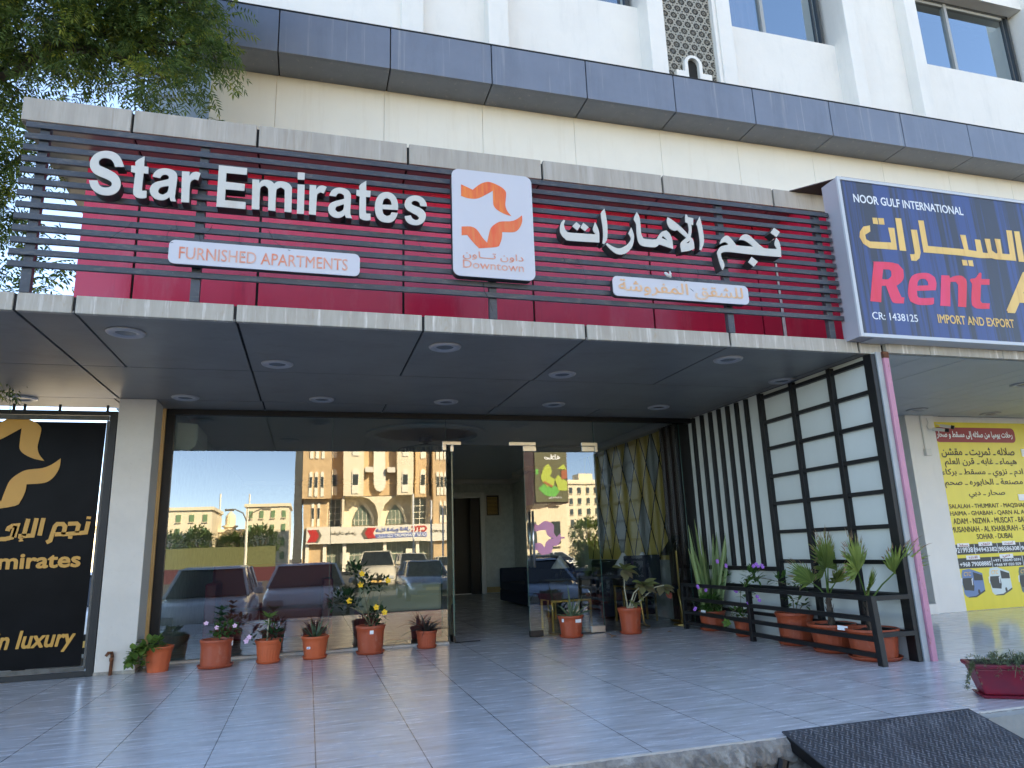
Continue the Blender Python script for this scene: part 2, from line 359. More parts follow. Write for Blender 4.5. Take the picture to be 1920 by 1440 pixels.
# ------------------------------------------------------------------ outlines of the built-up letters and emblem (metres, x and z)
GL = {'S':[[[-1.411,3.982],[-1.42,4.009],[-1.439,4.051],[-1.464,4.08],[-1.5,4.097],[-1.548,4.098],[-1.59,4.08],[-1.621,4.047],[-1.637,4.002],[-1.637,3.971],[-1.629,3.941],[-1.606,3.909],[-1.567,3.887],[-1.521,3.87],[-1.492,3.855],[-1.48,3.836],[-1.484,3.816],[-1.5,3.803],[-1.528,3.799],[-1.553,3.808],[-1.567,3.826],[-1.576,3.851],[-1.631,3.845],[-1.614,3.793],[-1.583,3.759],[-1.544,3.74],[-1.5,3.738],[-1.464,3.751],[-1.435,3.78],[-1.423,3.816],[-1.424,3.858],[-1.439,3.895],[-1.466,3.923],[-1.506,3.945],[-1.548,3.963],[-1.573,3.975],[-1.581,3.998],[-1.577,4.018],[-1.558,4.036],[-1.53,4.039],[-1.501,4.03],[-1.483,4.006],[-1.471,3.975]]],'t':[[[-1.28,4.088],[-1.277,4.004],[-1.247,4.003],[-1.244,3.946],[-1.276,3.946],[-1.277,3.814],[-1.27,3.803],[-1.244,3.804],[-1.241,3.75],[-1.265,3.741],[-1.3,3.741],[-1.323,3.758],[-1.334,3.788],[-1.332,3.943],[-1.361,3.946],[-1.363,4.0],[-1.335,4.001],[-1.335,4.039]]],'a':[[[-1.215,3.926],[-1.204,3.959],[-1.178,3.99],[-1.139,4.005],[-1.094,4.003],[-1.059,3.985],[-1.044,3.951],[-1.044,3.9],[-1.048,3.805],[-1.048,3.77],[-1.037,3.74],[-1.075,3.739],[-1.087,3.771],[-1.114,3.747],[-1.149,3.739],[-1.186,3.75],[-1.213,3.778],[-1.224,3.812],[-1.216,3.852],[-1.189,3.882],[-1.145,3.901],[-1.104,3.918],[-1.1,3.937],[-1.113,3.951],[-1.134,3.952],[-1.153,3.94],[-1.161,3.919]],[[-1.097,3.862],[-1.129,3.854],[-1.157,3.839],[-1.168,3.815],[-1.156,3.792],[-1.13,3.786],[-1.106,3.806],[-1.098,3.83]]],'r':[[[-1.014,3.995],[-0.961,3.998],[-0.96,3.962],[-0.941,3.992],[-0.911,4.004],[-0.883,3.995],[-0.897,3.933],[-0.921,3.939],[-0.943,3.924],[-0.952,3.887],[-0.948,3.742],[-1.003,3.739]]],'E':[[[-0.757,4.08],[-0.551,4.08],[-0.551,4.022],[-0.699,4.02],[-0.699,3.945],[-0.561,3.943],[-0.562,3.883],[-0.698,3.881],[-0.697,3.789],[-0.547,3.788],[-0.547,3.73],[-0.755,3.729]]],'m':[[[-0.508,3.988],[-0.458,3.991],[-0.455,3.96],[-0.439,3.985],[-0.408,3.997],[-0.369,3.991],[-0.345,3.969],[-0.323,3.991],[-0.281,3.998],[-0.237,3.986],[-0.215,3.96],[-0.21,3.932],[-0.207,3.738],[-0.26,3.739],[-0.264,3.905],[-0.271,3.933],[-0.293,3.945],[-0.317,3.932],[-0.328,3.898],[-0.327,3.737],[-0.381,3.738],[-0.386,3.903],[-0.395,3.931],[-0.415,3.945],[-0.437,3.934],[-0.448,3.9],[-0.445,3.737],[-0.501,3.735]]],'i':[[[-0.169,3.986],[-0.115,3.988],[-0.113,3.734],[-0.166,3.732]]],'idot':[[[-0.171,4.092],[-0.117,4.094],[-0.117,4.032],[-0.171,4.029]]],'r2':[[[-0.077,3.991],[-0.026,3.993],[-0.026,3.957],[-0.006,3.987],[0.023,3.999],[0.055,3.988],[0.034,3.929],[0.01,3.937],[-0.012,3.922],[-0.019,3.888],[-0.021,3.735],[-0.075,3.736]]],'a2':[[[0.076,3.915],[0.09,3.954],[0.119,3.984],[0.16,3.996],[0.204,3.99],[0.235,3.967],[0.247,3.926],[0.244,3.792],[0.248,3.763],[0.259,3.736],[0.213,3.735],[0.201,3.759],[0.172,3.735],[0.136,3.727],[0.099,3.74],[0.075,3.774],[0.072,3.815],[0.089,3.85],[0.125,3.872],[0.173,3.891],[0.195,3.903],[0.191,3.932],[0.168,3.945],[0.142,3.939],[0.128,3.913]],[[0.192,3.853],[0.159,3.837],[0.132,3.822],[0.127,3.796],[0.142,3.78],[0.164,3.782],[0.186,3.802],[0.193,3.828]]],'t2':[[[0.367,4.082],[0.368,3.995],[0.403,3.995],[0.401,3.937],[0.367,3.937],[0.368,3.805],[0.376,3.789],[0.405,3.791],[0.405,3.736],[0.373,3.728],[0.336,3.735],[0.316,3.766],[0.316,3.936],[0.289,3.941],[0.29,3.992],[0.315,3.991],[0.314,4.035]]],'e':[[[0.627,3.847],[0.499,3.842],[0.507,3.803],[0.535,3.783],[0.562,3.796],[0.573,3.821],[0.626,3.822],[0.608,3.772],[0.578,3.737],[0.536,3.726],[0.49,3.734],[0.456,3.768],[0.44,3.825],[0.441,3.889],[0.458,3.946],[0.492,3.985],[0.538,4.0],[0.58,3.989],[0.611,3.954],[0.626,3.9]],[[0.499,3.882],[0.575,3.888],[0.565,3.928],[0.538,3.946],[0.511,3.93]]],'s':[[[0.866,3.905],[0.858,3.943],[0.831,3.979],[0.791,3.995],[0.748,3.991],[0.709,3.97],[0.685,3.933],[0.681,3.89],[0.701,3.858],[0.74,3.836],[0.783,3.815],[0.801,3.796],[0.79,3.778],[0.767,3.773],[0.744,3.786],[0.732,3.811],[0.68,3.798],[0.693,3.759],[0.724,3.733],[0.771,3.726],[0.814,3.74],[0.845,3.775],[0.857,3.819],[0.846,3.856],[0.814,3.883],[0.771,3.898],[0.744,3.909],[0.736,3.925],[0.748,3.941],[0.775,3.947],[0.803,3.933],[0.811,3.904]]],'te':[[[2.077,3.909],[2.091,3.902],[2.078,3.868],[2.082,3.83],[2.099,3.8],[2.136,3.791],[2.376,3.798],[2.35,3.843],[2.376,3.917],[2.397,3.867],[2.409,3.811],[2.404,3.722],[2.125,3.714],[2.082,3.729],[2.053,3.757],[2.037,3.8],[2.043,3.851],[2.057,3.885]]],'ted1':[[[2.195,3.899],[2.235,3.867],[2.2,3.819],[2.155,3.855]]],'ted2':[[[2.262,3.899],[2.311,3.86],[2.273,3.82],[2.232,3.85]]],'al1':[[[2.476,4.059],[2.486,3.993],[2.493,3.903],[2.487,3.805],[2.477,3.753],[2.45,3.711],[2.433,3.717],[2.445,3.788],[2.446,3.885],[2.438,4.005]]],'ra':[[[2.477,3.724],[2.523,3.699],[2.574,3.683],[2.62,3.692],[2.671,3.726],[2.707,3.768],[2.714,3.801],[2.693,3.838],[2.727,3.899],[2.742,3.856],[2.748,3.811],[2.735,3.744],[2.707,3.69],[2.662,3.647],[2.608,3.625],[2.563,3.629],[2.514,3.66],[2.465,3.71]]],'ma':[[[2.795,4.059],[2.817,4.015],[2.822,3.936],[2.822,3.844],[2.839,3.803],[2.872,3.799],[2.966,3.806],[2.997,3.847],[3.034,3.887],[3.08,3.905],[3.114,3.872],[3.132,3.814],[3.134,3.725],[3.054,3.744],[2.995,3.758],[2.966,3.733],[2.925,3.724],[2.852,3.724],[2.81,3.735],[2.786,3.769],[2.777,3.846],[2.78,3.938],[2.76,3.989]],[[3.033,3.841],[3.05,3.84],[3.081,3.806],[3.028,3.824]]],'la':[[[3.106,4.041],[3.162,4.01],[3.232,3.957],[3.283,3.908],[3.301,3.883],[3.317,3.938],[3.313,3.998],[3.286,4.009],[3.294,4.088],[3.311,4.086],[3.319,4.063],[3.374,4.056],[3.366,3.987],[3.347,3.992],[3.344,3.927],[3.326,3.859],[3.345,3.844],[3.355,3.808],[3.354,3.748],[3.298,3.722],[3.217,3.704],[3.215,3.788],[3.28,3.851],[3.194,3.921],[3.166,3.91],[3.12,3.929],[3.095,3.99]],[[3.317,3.828],[3.303,3.803],[3.274,3.795]]],'al2':[[[3.444,4.083],[3.455,4.02],[3.464,3.939],[3.465,3.858],[3.456,3.804],[3.424,3.737],[3.407,3.743],[3.419,3.814],[3.418,3.908],[3.409,3.981],[3.404,4.008]]],'nj':[[[4.264,3.944],[4.286,3.914],[4.298,3.867],[4.297,3.811],[4.292,3.745],[4.069,3.743],[3.887,3.744],[3.722,3.748],[3.649,3.737],[3.628,3.718],[3.632,3.679],[3.651,3.634],[3.65,3.593],[3.628,3.558],[3.61,3.61],[3.595,3.696],[3.592,3.735],[3.619,3.778],[3.65,3.801],[3.72,3.82],[3.711,3.837],[3.687,3.845],[3.657,3.836],[3.634,3.82],[3.632,3.833],[3.658,3.876],[3.698,3.909],[3.727,3.912],[3.753,3.892],[3.785,3.854],[3.806,3.822],[3.992,3.825],[3.945,3.862],[3.89,3.883],[3.842,3.88],[3.873,3.924],[3.912,3.945],[3.949,3.945],[3.989,3.918],[4.042,3.871],[4.082,3.84],[4.124,3.82],[4.258,3.825],[4.236,3.878]]],'nd1':[[[4.252,4.047],[4.314,4.008],[4.268,3.951],[4.207,3.99]]],'nd2':[[[3.96,3.719],[4.023,3.675],[3.972,3.62],[3.916,3.662]]],'L1':[[0.006,0.917],[0.088,0.887],[0.166,0.854],[0.248,0.932],[0.318,0.979],[0.393,1.0],[0.468,0.987],[0.561,0.949],[0.618,0.906],[0.64,0.858],[0.631,0.753],[0.624,0.666],[0.648,0.589],[0.704,0.518],[0.605,0.541],[0.514,0.586],[0.463,0.637],[0.451,0.702],[0.452,0.874],[0.36,0.809],[0.266,0.748],[0.186,0.721],[0.083,0.723],[0.003,0.745]],'L2':[[0.002,0.293],[0.119,0.306],[0.186,0.288],[0.231,0.244],[0.285,0.161],[0.349,0.089],[0.377,0.217],[0.403,0.303],[0.451,0.361],[0.521,0.411],[0.591,0.428],[0.696,0.441],[0.779,0.479],[0.857,0.546],[0.857,0.457],[0.826,0.369],[0.772,0.303],[0.701,0.277],[0.564,0.268],[0.559,0.186],[0.529,0.094],[0.481,0.041],[0.234,0.0],[0.148,0.088],[0.078,0.177],[0.0,0.167]],'sy':[[[5.352,4.154],[5.345,4.087],[5.274,4.044],[5.279,3.996],[5.322,3.976],[5.585,3.99],[5.578,4.152],[5.656,4.156],[5.643,3.914],[5.309,3.905],[5.235,3.944],[5.201,4.013],[5.216,4.074],[5.27,4.134]],[[5.399,4.244],[5.458,4.248],[5.462,4.177],[5.398,4.177]],[[5.471,4.248],[5.541,4.253],[5.539,4.181],[5.472,4.177]],[[5.691,4.271],[5.764,4.273],[5.757,3.912],[5.677,3.911]],[[5.866,4.158],[5.943,4.163],[5.939,3.91],[5.912,3.847],[5.863,3.812],[5.802,3.811],[5.799,3.88],[5.856,3.885],[5.863,3.903]],[[5.983,4.273],[6.053,4.278],[6.05,3.994],[6.525,3.999],[6.51,4.162],[6.583,4.166],[6.584,3.998],[6.695,3.991],[6.7,4.129],[6.773,4.129],[6.775,3.983],[6.844,3.983],[6.838,4.148],[6.912,4.151],[6.906,4.02],[6.959,3.987],[6.982,4.001],[6.979,4.161],[7.057,4.162],[7.045,3.994],[7.151,3.997],[7.172,4.28],[7.25,4.282],[7.221,3.926],[6.935,3.921],[6.883,3.929],[6.721,3.916],[6.44,3.923],[5.979,3.916]],[[7.282,4.277],[7.357,4.282],[7.338,3.923],[7.256,3.92]],[[6.466,3.875],[6.53,3.877],[6.533,3.815],[6.467,3.813]],[[6.548,3.878],[6.611,3.881],[6.61,3.813],[6.548,3.814]]],'Rr':[[[5.315,3.76],[5.518,3.77],[5.626,3.758],[5.677,3.702],[5.668,3.624],[5.629,3.568],[5.558,3.521],[5.583,3.441],[5.596,3.404],[5.63,3.403],[5.613,3.34],[5.501,3.336],[5.466,3.363],[5.432,3.5],[5.421,3.514],[5.376,3.508],[5.336,3.333],[5.208,3.337],[5.271,3.57],[5.322,3.739]],[[5.428,3.688],[5.393,3.58],[5.469,3.585],[5.517,3.624],[5.524,3.672],[5.503,3.691]]],'Re':[[[5.889,3.683],[5.996,3.688],[6.065,3.649],[6.072,3.583],[6.046,3.509],[5.834,3.488],[5.803,3.486],[5.797,3.432],[5.832,3.411],[6.005,3.425],[5.992,3.362],[5.943,3.345],[5.789,3.337],[5.698,3.367],[5.685,3.448],[5.728,3.581],[5.791,3.652]],[[5.82,3.54],[5.838,3.589],[5.882,3.619],[5.939,3.621],[5.965,3.593],[5.963,3.557]]],'Rn':[[[6.155,3.68],[6.259,3.684],[6.261,3.657],[6.332,3.685],[6.422,3.694],[6.472,3.661],[6.47,3.6],[6.403,3.35],[6.298,3.349],[6.354,3.591],[6.332,3.62],[6.28,3.616],[6.25,3.59],[6.198,3.346],[6.069,3.344]]],'Rt':[[[6.686,3.752],[6.699,3.74],[6.681,3.679],[6.793,3.685],[6.777,3.62],[6.661,3.614],[6.609,3.433],[6.626,3.409],[6.73,3.413],[6.711,3.351],[6.544,3.344],[6.486,3.376],[6.497,3.456],[6.542,3.611],[6.522,3.653],[6.549,3.673],[6.603,3.683],[6.661,3.737]]]}
def smooth_poly(p, sharp=52, n=3):
    """Catmull-Rom through gently turning points; corners stay sharp"""
    N = len(p); P = [Vector((a[0], a[1])) for a in p]; sh = []
    for i in range(N):
        a = P[i]-P[i-1]; b = P[(i+1) % N]-P[i]
        sh.append(a.length < 1e-6 or b.length < 1e-6 or abs(a.angle_signed(b, 0)) > R(sharp))
    out = []
    for i in range(N):
        p1, p2 = P[i], P[(i+1) % N]
        p0 = P[i-1] if not sh[i] else p1-(p2-p1)*.5
        p3 = P[(i+2) % N] if not sh[(i+1) % N] else p2+(p2-p1)*.5
        for k in range(n):
            t = k/n
            q = .5*((2*p1)+(p2-p0)*t+(2*p0-5*p1+4*p2-p3)*t*t+(3*p1-p0-3*p2+p3)*t*t*t)
            out.append((q.x, q.y))
    return out
def area(p): return .5*sum(p[i-1][0]*p[i][1]-p[i][0]*p[i-1][1] for i in range(len(p)))
def inside(q, p):
    c = False
    for i in range(len(p)):
        a, b = p[i-1], p[i]
        if (a[1] > q[1]) != (b[1] > q[1]) and q[0] < (b[0]-a[0])*(q[1]-a[1])/(b[1]-a[1])+a[0]: c = not c
    return c
def grow(p, d):
    """move every edge of a closed polygon outwards (counter-clockwise) by d"""
    if area(p) < 0: p = p[::-1]
    N = len(p); out = []
    for i in range(N):
        a = Vector((p[i][0]-p[i-1][0], p[i][1]-p[i-1][1])); b = Vector((p[(i+1) % N][0]-p[i][0], p[(i+1) % N][1]-p[i][1]))
        if a.length < 1e-7: a = b.copy()
        if b.length < 1e-7: b = a.copy()
        if a.length < 1e-7: out.append(p[i]); continue
        a.normalize(); b.normalize(); n1 = Vector((a.y, -a.x)); n2 = Vector((b.y, -b.x)); m = n1+n2
        if m.length < .25: m = n1.copy()
        m.normalize(); k = d/max(.45, m.dot(n1))
        out.append((p[i][0]+m.x*k, p[i][1]+m.y*k))
    return out
_tc = {}
def text_polys(body, res=3):
    if body in _tc: return _tc[body]
    c = bpy.data.curves.new('lettering', 'FONT'); c.body = body; c.size = 1
    o = bpy.data.objects.new('lettering', c); COL.objects.link(o)
    dg = bpy.context.evaluated_depsgraph_get(); cv = o.evaluated_get(dg).to_curve(dg)
    pol = []
    for s in cv.splines:
        bp = s.bezier_points; N = len(bp); pts = []
        if s.type != 'BEZIER':
            pts = [(q.co.x, q.co.y) for q in s.points]
        else:
            for i in range(N):
                a, b = bp[i], bp[(i+1) % N]
                straight = a.handle_right_type == 'VECTOR' and b.handle_left_type == 'VECTOR'
                lin = (a.handle_right-a.co).length < 1e-5 and (b.handle_left-b.co).length < 1e-5
                k = 1 if straight or lin else res
                for j in range(k):
                    t = j/k; u = 1-t
                    q = a.co*u**3+a.handle_right*3*u*u*t+b.handle_left*3*u*t*t+b.co*t**3
                    pts.append((q.x, q.y))
        cl = []
        for q in pts:
            if not cl or (abs(q[0]-cl[-1][0])+abs(q[1]-cl[-1][1])) > 1e-4: cl.append(q)
        if len(cl) > 2 and abs(cl[0][0]-cl[-1][0])+abs(cl[0][1]-cl[-1][1]) < 1e-4: cl.pop()
        if len(cl) > 2 and abs(area(cl)) > 1e-6: pol.append(cl)
    bpy.data.objects.remove(o)
    big = max(pol, key=lambda p: abs(area(p))); sg = area(big) > 0
    outs = [[p, []] for p in pol if (area(p) > 0) == sg]
    for p in pol:
        if (area(p) > 0) != sg:
            best = [q for q in outs if inside(p[0], q[0])]
            if best: min(best, key=lambda q: abs(area(q[0])))[1].append(p)
    _tc[body] = outs; return outs
FA = {'ا':'ﺍﺎ','ب':'ﺏﺐﺑﺒ','ت':'ﺕﺖﺗﺘ','ة':'ﺓﺔ','ث':'ﺙﺚﺛﺜ','ج':'ﺝﺞﺟﺠ','ح':'ﺡﺢﺣﺤ','خ':'ﺥﺦﺧﺨ','د':'ﺩﺪ','ر':'ﺭﺮ','ز':'ﺯﺰ','س':'ﺱﺲﺳﺴ','ش':'ﺵﺶﺷﺸ','ص':'ﺹﺺﺻﺼ','ط':'ﻁﻂﻃﻄ','ع':'ﻉﻊﻋﻌ','غ':'ﻍﻎﻏﻐ','ف':'ﻑﻒﻓﻔ','ق':'ﻕﻖﻗﻘ','ك':'ﻙﻚﻛﻜ','ل':'ﻝﻞﻟﻠ','م':'ﻡﻢﻣﻤ','ن':'ﻥﻦﻧﻨ','ه':'ﻩﻪﻫﻬ','و':'ﻭﻮ','ي':'ﻱﻲﻳﻴ','ى':'ﻯﻰ','ء':'ﺀ','إ':'ﺇﺈ','\x01':'ﻻﻼ','\x02':'ﻹﻺ'}
def arabic(s):
    s = s.replace('لا', '\x01').replace('لإ', '\x02'); out = []
    for i, ch in enumerate(s):
        if ch not in FA: out.append(ch); continue
        pv = i > 0 and (s[i-1] == 'ـ' or len(FA.get(s[i-1], '')) == 4)
        nx = i+1 < len(s) and (s[i+1] == 'ـ' or (s[i+1] in FA and s[i+1] != 'ء'))
        f = FA[ch]
        out.append(f[(3 if nx else 1) if pv else (2 if nx else 0)] if len(f) == 4 else (f[1 if pv else 0] if len(f) == 2 else f))
    return ''.join(reversed(out))
def text(mb, body, x0, x1, z0, z1, y0, depth, bold=0, m=None, face=1, shear=0, keep=False):
    """lettering fitted into a rectangle of the plane y0; face=1 faces -Y, face=-1 faces +Y"""
    outs = text_polys(body); allp = [q for o, h in outs for q in o]
    a0 = min(q[0] for q in allp); a1 = max(q[0] for q in allp); b0 = min(q[1] for q in allp); b1 = max(q[1] for q in allp)
    sz = (z1-z0)/(b1-b0); sx = sz if keep else (x1-x0)/(a1-a0)
    def T(q):
        u = (q[0]-a0)*sx; v = (q[1]-b0)*sz
        return (x0+u+shear*v, z0+v) if face == 1 else (x1-u-shear*v, z0+v)
    q_ = 0
    for i, (o, hs) in enumerate(outs):
        e = .00012*(i % 3)
        mb.prism([T(q) for q in o], [[T(q) for q in h] for h in hs], y0-face*e, y0+face*depth, m)
        if bold:                                                     # heavier weight: a band along every outline edge
            for l in [o]+hs:
                for k in range(len(l)):
                    a, b = Vector(l[k-1]), Vector(l[k]); d = b-a
                    if d.length < 1e-5: continue
                    d.normalize(); n = Vector((-d.y, d.x))*bold; a = a-d*bold*.55; b = b+d*bold*.55
                    q_ += 1; yy = y0-face*(.0004+.000017*(q_ % 47)); c4 = [T(tuple(v)) for v in (a-n, b-n, b+n, a+n)]
                    mb.add([(c[0], yy, c[1]) for c in c4], [(0, 1, 2, 3) if face == 1 else (3, 2, 1, 0)], m)
    return mb
def rrect(x0, x1, z0, z1, r, n=6):
    out = []
    for cx, cz, a in ((x1-r, z1-r, 0), (x0+r, z1-r, 90), (x0+r, z0+r, 180), (x1-r, z0+r, 270)):
        for k in range(n+1):
            t = R(a+90*k/n); out.append((cx+r*math.cos(t), cz+r*math.sin(t)))
    return out
def emblem(mb, x0, z0, H, y0, d, m=None, face=1, fat=0, part=None):
    for L in ((GL['L1'], GL['L2']) if part is None else (GL[part],)):
        p = smooth_poly([(q[0], q[1]) for q in L])
        if fat: p = grow(p, fat)
        mb.prism([(x0+face*q[0]*H, z0+q[1]*H) for q in p], [], y0, y0+face*d, m)
    return mb

# ================================================================== SETTING
def structure(name, mb, m, **k): return mb.build(name, m, None, kind='structure', **k)
MT['asphalt'] = mat('asphalt', (.075,.072,.068), .9, var=.3, vs=1.5, bump=.5, bs=60)
MT['sand'] = mat('sandy_ground', (.24,.215,.18), .95, var=.2, vs=.6, bump=.3, bs=10)
mb = MB(); mb.quad((-600,-600,-.62), (600,-600,-.62), (600,600,-.62), (-600,600,-.62)); structure('ground', mb, MT['sand'])
mb = MB(); mb.box(-250, 250, -52, 3.0, -.66, -.60); structure('road', mb, MT['asphalt'])
# raised tiled terrace in front of the shops, its rough concrete edge and the neighbour's polished part
mb = MB(); mb.box(-9, 5.45, 3.80, 9.05, -.12, 0); mb.box(-1.7, 5.28, 9.05, 18.6, -.12, 0); structure('terrace_floor', mb, MT['tiles'])
mb = MB(); mb.box(5.454, 16, 3.80, 9.4, -.12, 0); structure('neighbour_terrace_floor', mb, MT['tiles_r'])
mb = MB()
xs = [-9+.05*i for i in range(220)]+[2+.022*i for i in range(100)]+[4.2+.1*i for i in range(119)]
for i in range(len(xs)-1):                                           # chipped, cracked edge of the slab
    pass
cols = []
for x in xs:
    j = lambda a: rnd.uniform(-a, a)
    cols.append([(x, 3.80, -.006), (x, 3.786+j(.005), -.008+j(.003)), (x, 3.768+j(.010), -.03+j(.008)), (x, 3.758+j(.010), -.06+j(.010)), (x, 3.754+j(.012), -.09+j(.01)), (x, 3.76+j(.014), -.125+j(.012)), (x, 3.785+j(.008), -.145+j(.012)), (x, 3.778+j(.008), -.20), (x, 3.775+j(.007), -.28), (x, 3.772+j(.006), -.40), (x, 3.77+j(.006), -.64)])
n = len(cols[0]); mb.add([p for c in cols for p in c], [(i*n+k, (i+1)*n+k, (i+1)*n+k+1, i*n+k+1) for i in range(len(cols)-1) for k in range(n-1)])
structure('terrace_edge', mb, MT['conc'], smooth=False)
mb = MB(); mb.box(-9, 2.6, 3.792, 3.806, -.02, .002); mb.box(4.1, 16, 3.792, 3.806, -.02, .002); structure('edge_mortar', mb, MT['sill'])
mb = MB(); mb.box(4.06, 16, 3.70, 3.80, -.62, -.012); structure('pale_step', mb, MT['conc_pale'])

# ================================================================== HOTEL BUILDING
B = thing('apartment_building', 'white plastered apartment building above the burgundy shop sign, with blue grey band and recessed windows', 'building', (0, 8.9, 0))
YP, YS, YG = 8.90, 9.24, 9.40
ZT = 17.0  # wall top raised out of view to lengthen the block's shadow
pil = [(1.09,1.42),(2.43,2.75),(5.19,5.49),(6.54,6.81),(9.28,9.55),(10.77,11.05),(14.2,14.5),(16.0,16.3)]
bays = [(2.75,5.19),(6.81,9.28),(11.05,14.2)]
SILL, HEAD = 10.14, 11.86
mb = MB()
mb.box(-1.62, 1.09, YP+.06, 9.8, 8.0, ZT)                            # plain wall left of the first pilaster
for a, b in ((1.42,2.43),(9.55,10.77),(14.5,16.0)): mb.box(a, b, YS-.10, 9.8, 8.0, ZT)
mb.box(16.3, 24, YS-.1, 9.8, 8.0, ZT)
for a, b in bays:
    mb.box(a, b, YS, 9.8, 8.0, SILL); mb.box(a, b, YS-.12, 9.8, HEAD, ZT)
    mb.box(a, b, YG+.45, 9.8, SILL, HEAD)
mb.build('wall', MT['white_wall'], B)
for a, b in pil:
    m_ = MB(); m_.box(a, b, YP, 9.7, 8.0, ZT); m_.build('pilaster', MT['white_wall'], B, bevel=.012)
for bi, (a, b) in enumerate(bays):
    x0, x1 = a+.02, b-.10
    f = MB()
    for (p, q, zz0, zz1) in ((x0, x1, SILL-.02, SILL+.05), (x0, x1, HEAD-.05, HEAD+.01), (x0, x0+.05, SILL, HEAD), (x1-.06, x1, SILL, HEAD)):
        f.box(p, q, YG-.04, YG+.04, zz0, zz1, 0)
    f.box(x1-.17, x1-.14, YG-.025, YG+.03, SILL, HEAD, 0)
    xm = x0+(x1-x0)*.43; f.box(xm-.035, xm+.035, YG-.05, YG+.03, SILL+.04, HEAD-.04, 1)
    f.box(x0+.05, xm, YG-.03, YG+.02, HEAD-.11, HEAD-.05, 1); f.box(xm, x1-.17, YG-.03, YG+.02, HEAD-.11, HEAD-.05, 1)
    W = f.build('window', [MT['alu'], MT['alu_light']], B)
    g = MB(); g.quad((x0+.05,YG+.004,SILL+.05), (x1-.06,YG+.004,SILL+.05), (x1-.06,YG+.004,HEAD-.05), (x0+.05,YG+.004,HEAD-.05)); g.build('pane', MT['win_glass'], W)
    r = MB(); r.quad((x0,YG+.40,SILL), (x1,YG+.40,SILL), (x1,YG+.40,HEAD), (x0,YG+.40,HEAD)); r.build('dim_interior', MT['win_back'], W)
    if bi == 1:
        c = MB(); nn = 60; vs = []
        for i in range(nn+1):
            x = x0+.06+(xm-x0-.1)*i/nn; yy = YG+.10+.035*math.sin(i*.62)+.01*math.sin(i*1.7)
            vs += [(x, yy, SILL+.22+.03*math.sin(i*.62)), (x, yy, HEAD)]
        c.add(vs, [(2*i, 2*i+2, 2*i+3, 2*i+1) for i in range(nn)]); c.build('curtain', MT['curtain'], W, smooth=True)
# pierced lattice strip with a small arched niche
l = MB(); l.box(5.49, 6.47, 9.02, 9.06, 7.9, ZT)
LT = l.build('lattice_panel', [MT['lattice'], MT['lattice_hole']], B)
h = MB()
def hole(cx, cz, r0, r1, a, w0, w1):
    ca, sa = math.cos(a), math.sin(a)
    P = lambda r, t: (cx+r*ca-t*sa, 9.017, cz+r*sa+t*ca)
    h.add([P(r0,-w0), P(r1*.82,-w1), P(r1,0), P(r1*.82,w1), P(r0,w0)], [(0,1,2,3,4)])
pz, px = .147, .170
for j in range(0, 27):
    for i in range(-1, 7):
        cx = 5.50+px*i+(px/2 if j % 2 else 0); cz = 8.60+pz*j
        for k in range(12):
            a = 2*math.pi*k/12
            if 5.515 < cx+.066*math.cos(a) < 6.455: hole(cx, cz, .022, .068, a, .0035, .0118)
        if 5.51 < cx < 6.46: h.add([(cx+.013*math.cos(t*math.pi/4), 9.017, cz+.013*math.sin(t*math.pi/4)) for t in range(8)], [tuple(range(8))])
        for k in range(6):
            a = 2*math.pi*(k+.5)/6; q = (cx+.097*math.cos(a), cz+.097*math.sin(a))
            if 5.51 < q[0] < 6.46: h.add([(q[0]+.013*math.cos(t*math.pi/3), 9.0168, q[1]+.013*math.sin(t*math.pi/3)) for t in range(6)], [tuple(range(6))])
h.build('lattice_opening', MT['lattice_hole'], LT, fixn=False)
a_ = MB(); cx, zb = 5.985, 8.45
arch = [(cx-.165, zb)]+[(cx+.165*math.cos(t), 8.935+.165*math.sin(t)) for t in [math.pi-math.pi*i/14 for i in range(15)]]+[(cx+.165, zb)]
inn = [(cx-.105, zb)]+[(cx+.105*math.cos(t), 8.935+.115*math.sin(t)) for t in [math.pi-math.pi*i/14 for i in range(15)]]+[(cx+.105, zb)]
rim = arch+inn[::-1]
a_.prism(rim, [], 8.94, 9.02); a_.box(cx-.33, cx-.165, 8.94, 9.02, zb, 8.775); a_.box(cx+.165, cx+.33, 8.94, 9.02, zb, 8.775)
AR = a_.build('arch_niche', MT['white_wall'], B)
a_ = MB(); a_.prism(inn, [], 9.010, 9.0145); a_.build('niche_opening', MT['lattice_hole'], AR)
a_ = MB(); a_.box(6.47, 6.54, 8.93, 9.1, 8.0, ZT); a_.build('lattice_trim', MT['white_wall'], B, bevel=.01)
# blue grey cladding band and its soffit
seams = [-1.99, -.572, .87, 2.29, 3.725, 5.17, 6.57, 8.02, 9.47, 10.93, 12.4, 13.85, 15.3, 16.75, 18.2]
c = MB()
xs = [-1.62]+[s for s in seams if s > -1.62]+[19.6]
for a, b in zip(xs[:-1], xs[1:]):
    c.box(a+.008, b-.008, 8.30, 8.34, 7.470, 8.100)
    c.box(a+.008, b-.008, 8.341, 8.81, 7.470, 7.50)
c.box(-1.62, -1.58, 8.345, 8.9, 7.505, 8.1)
BD = c.build('cladding_band', MT['band'], B, bevel=.004)
c = MB(); c.box(-1.615, 19.6, 8.335, 8.90, 7.505, 8.085); c.build('band_core', MT['seam'], BD)
c = MB(); c.box(-1.63, 19.6, 8.292, 8.93, 8.100, 8.118); c.build('band_flashing', MT['seam'], BD)
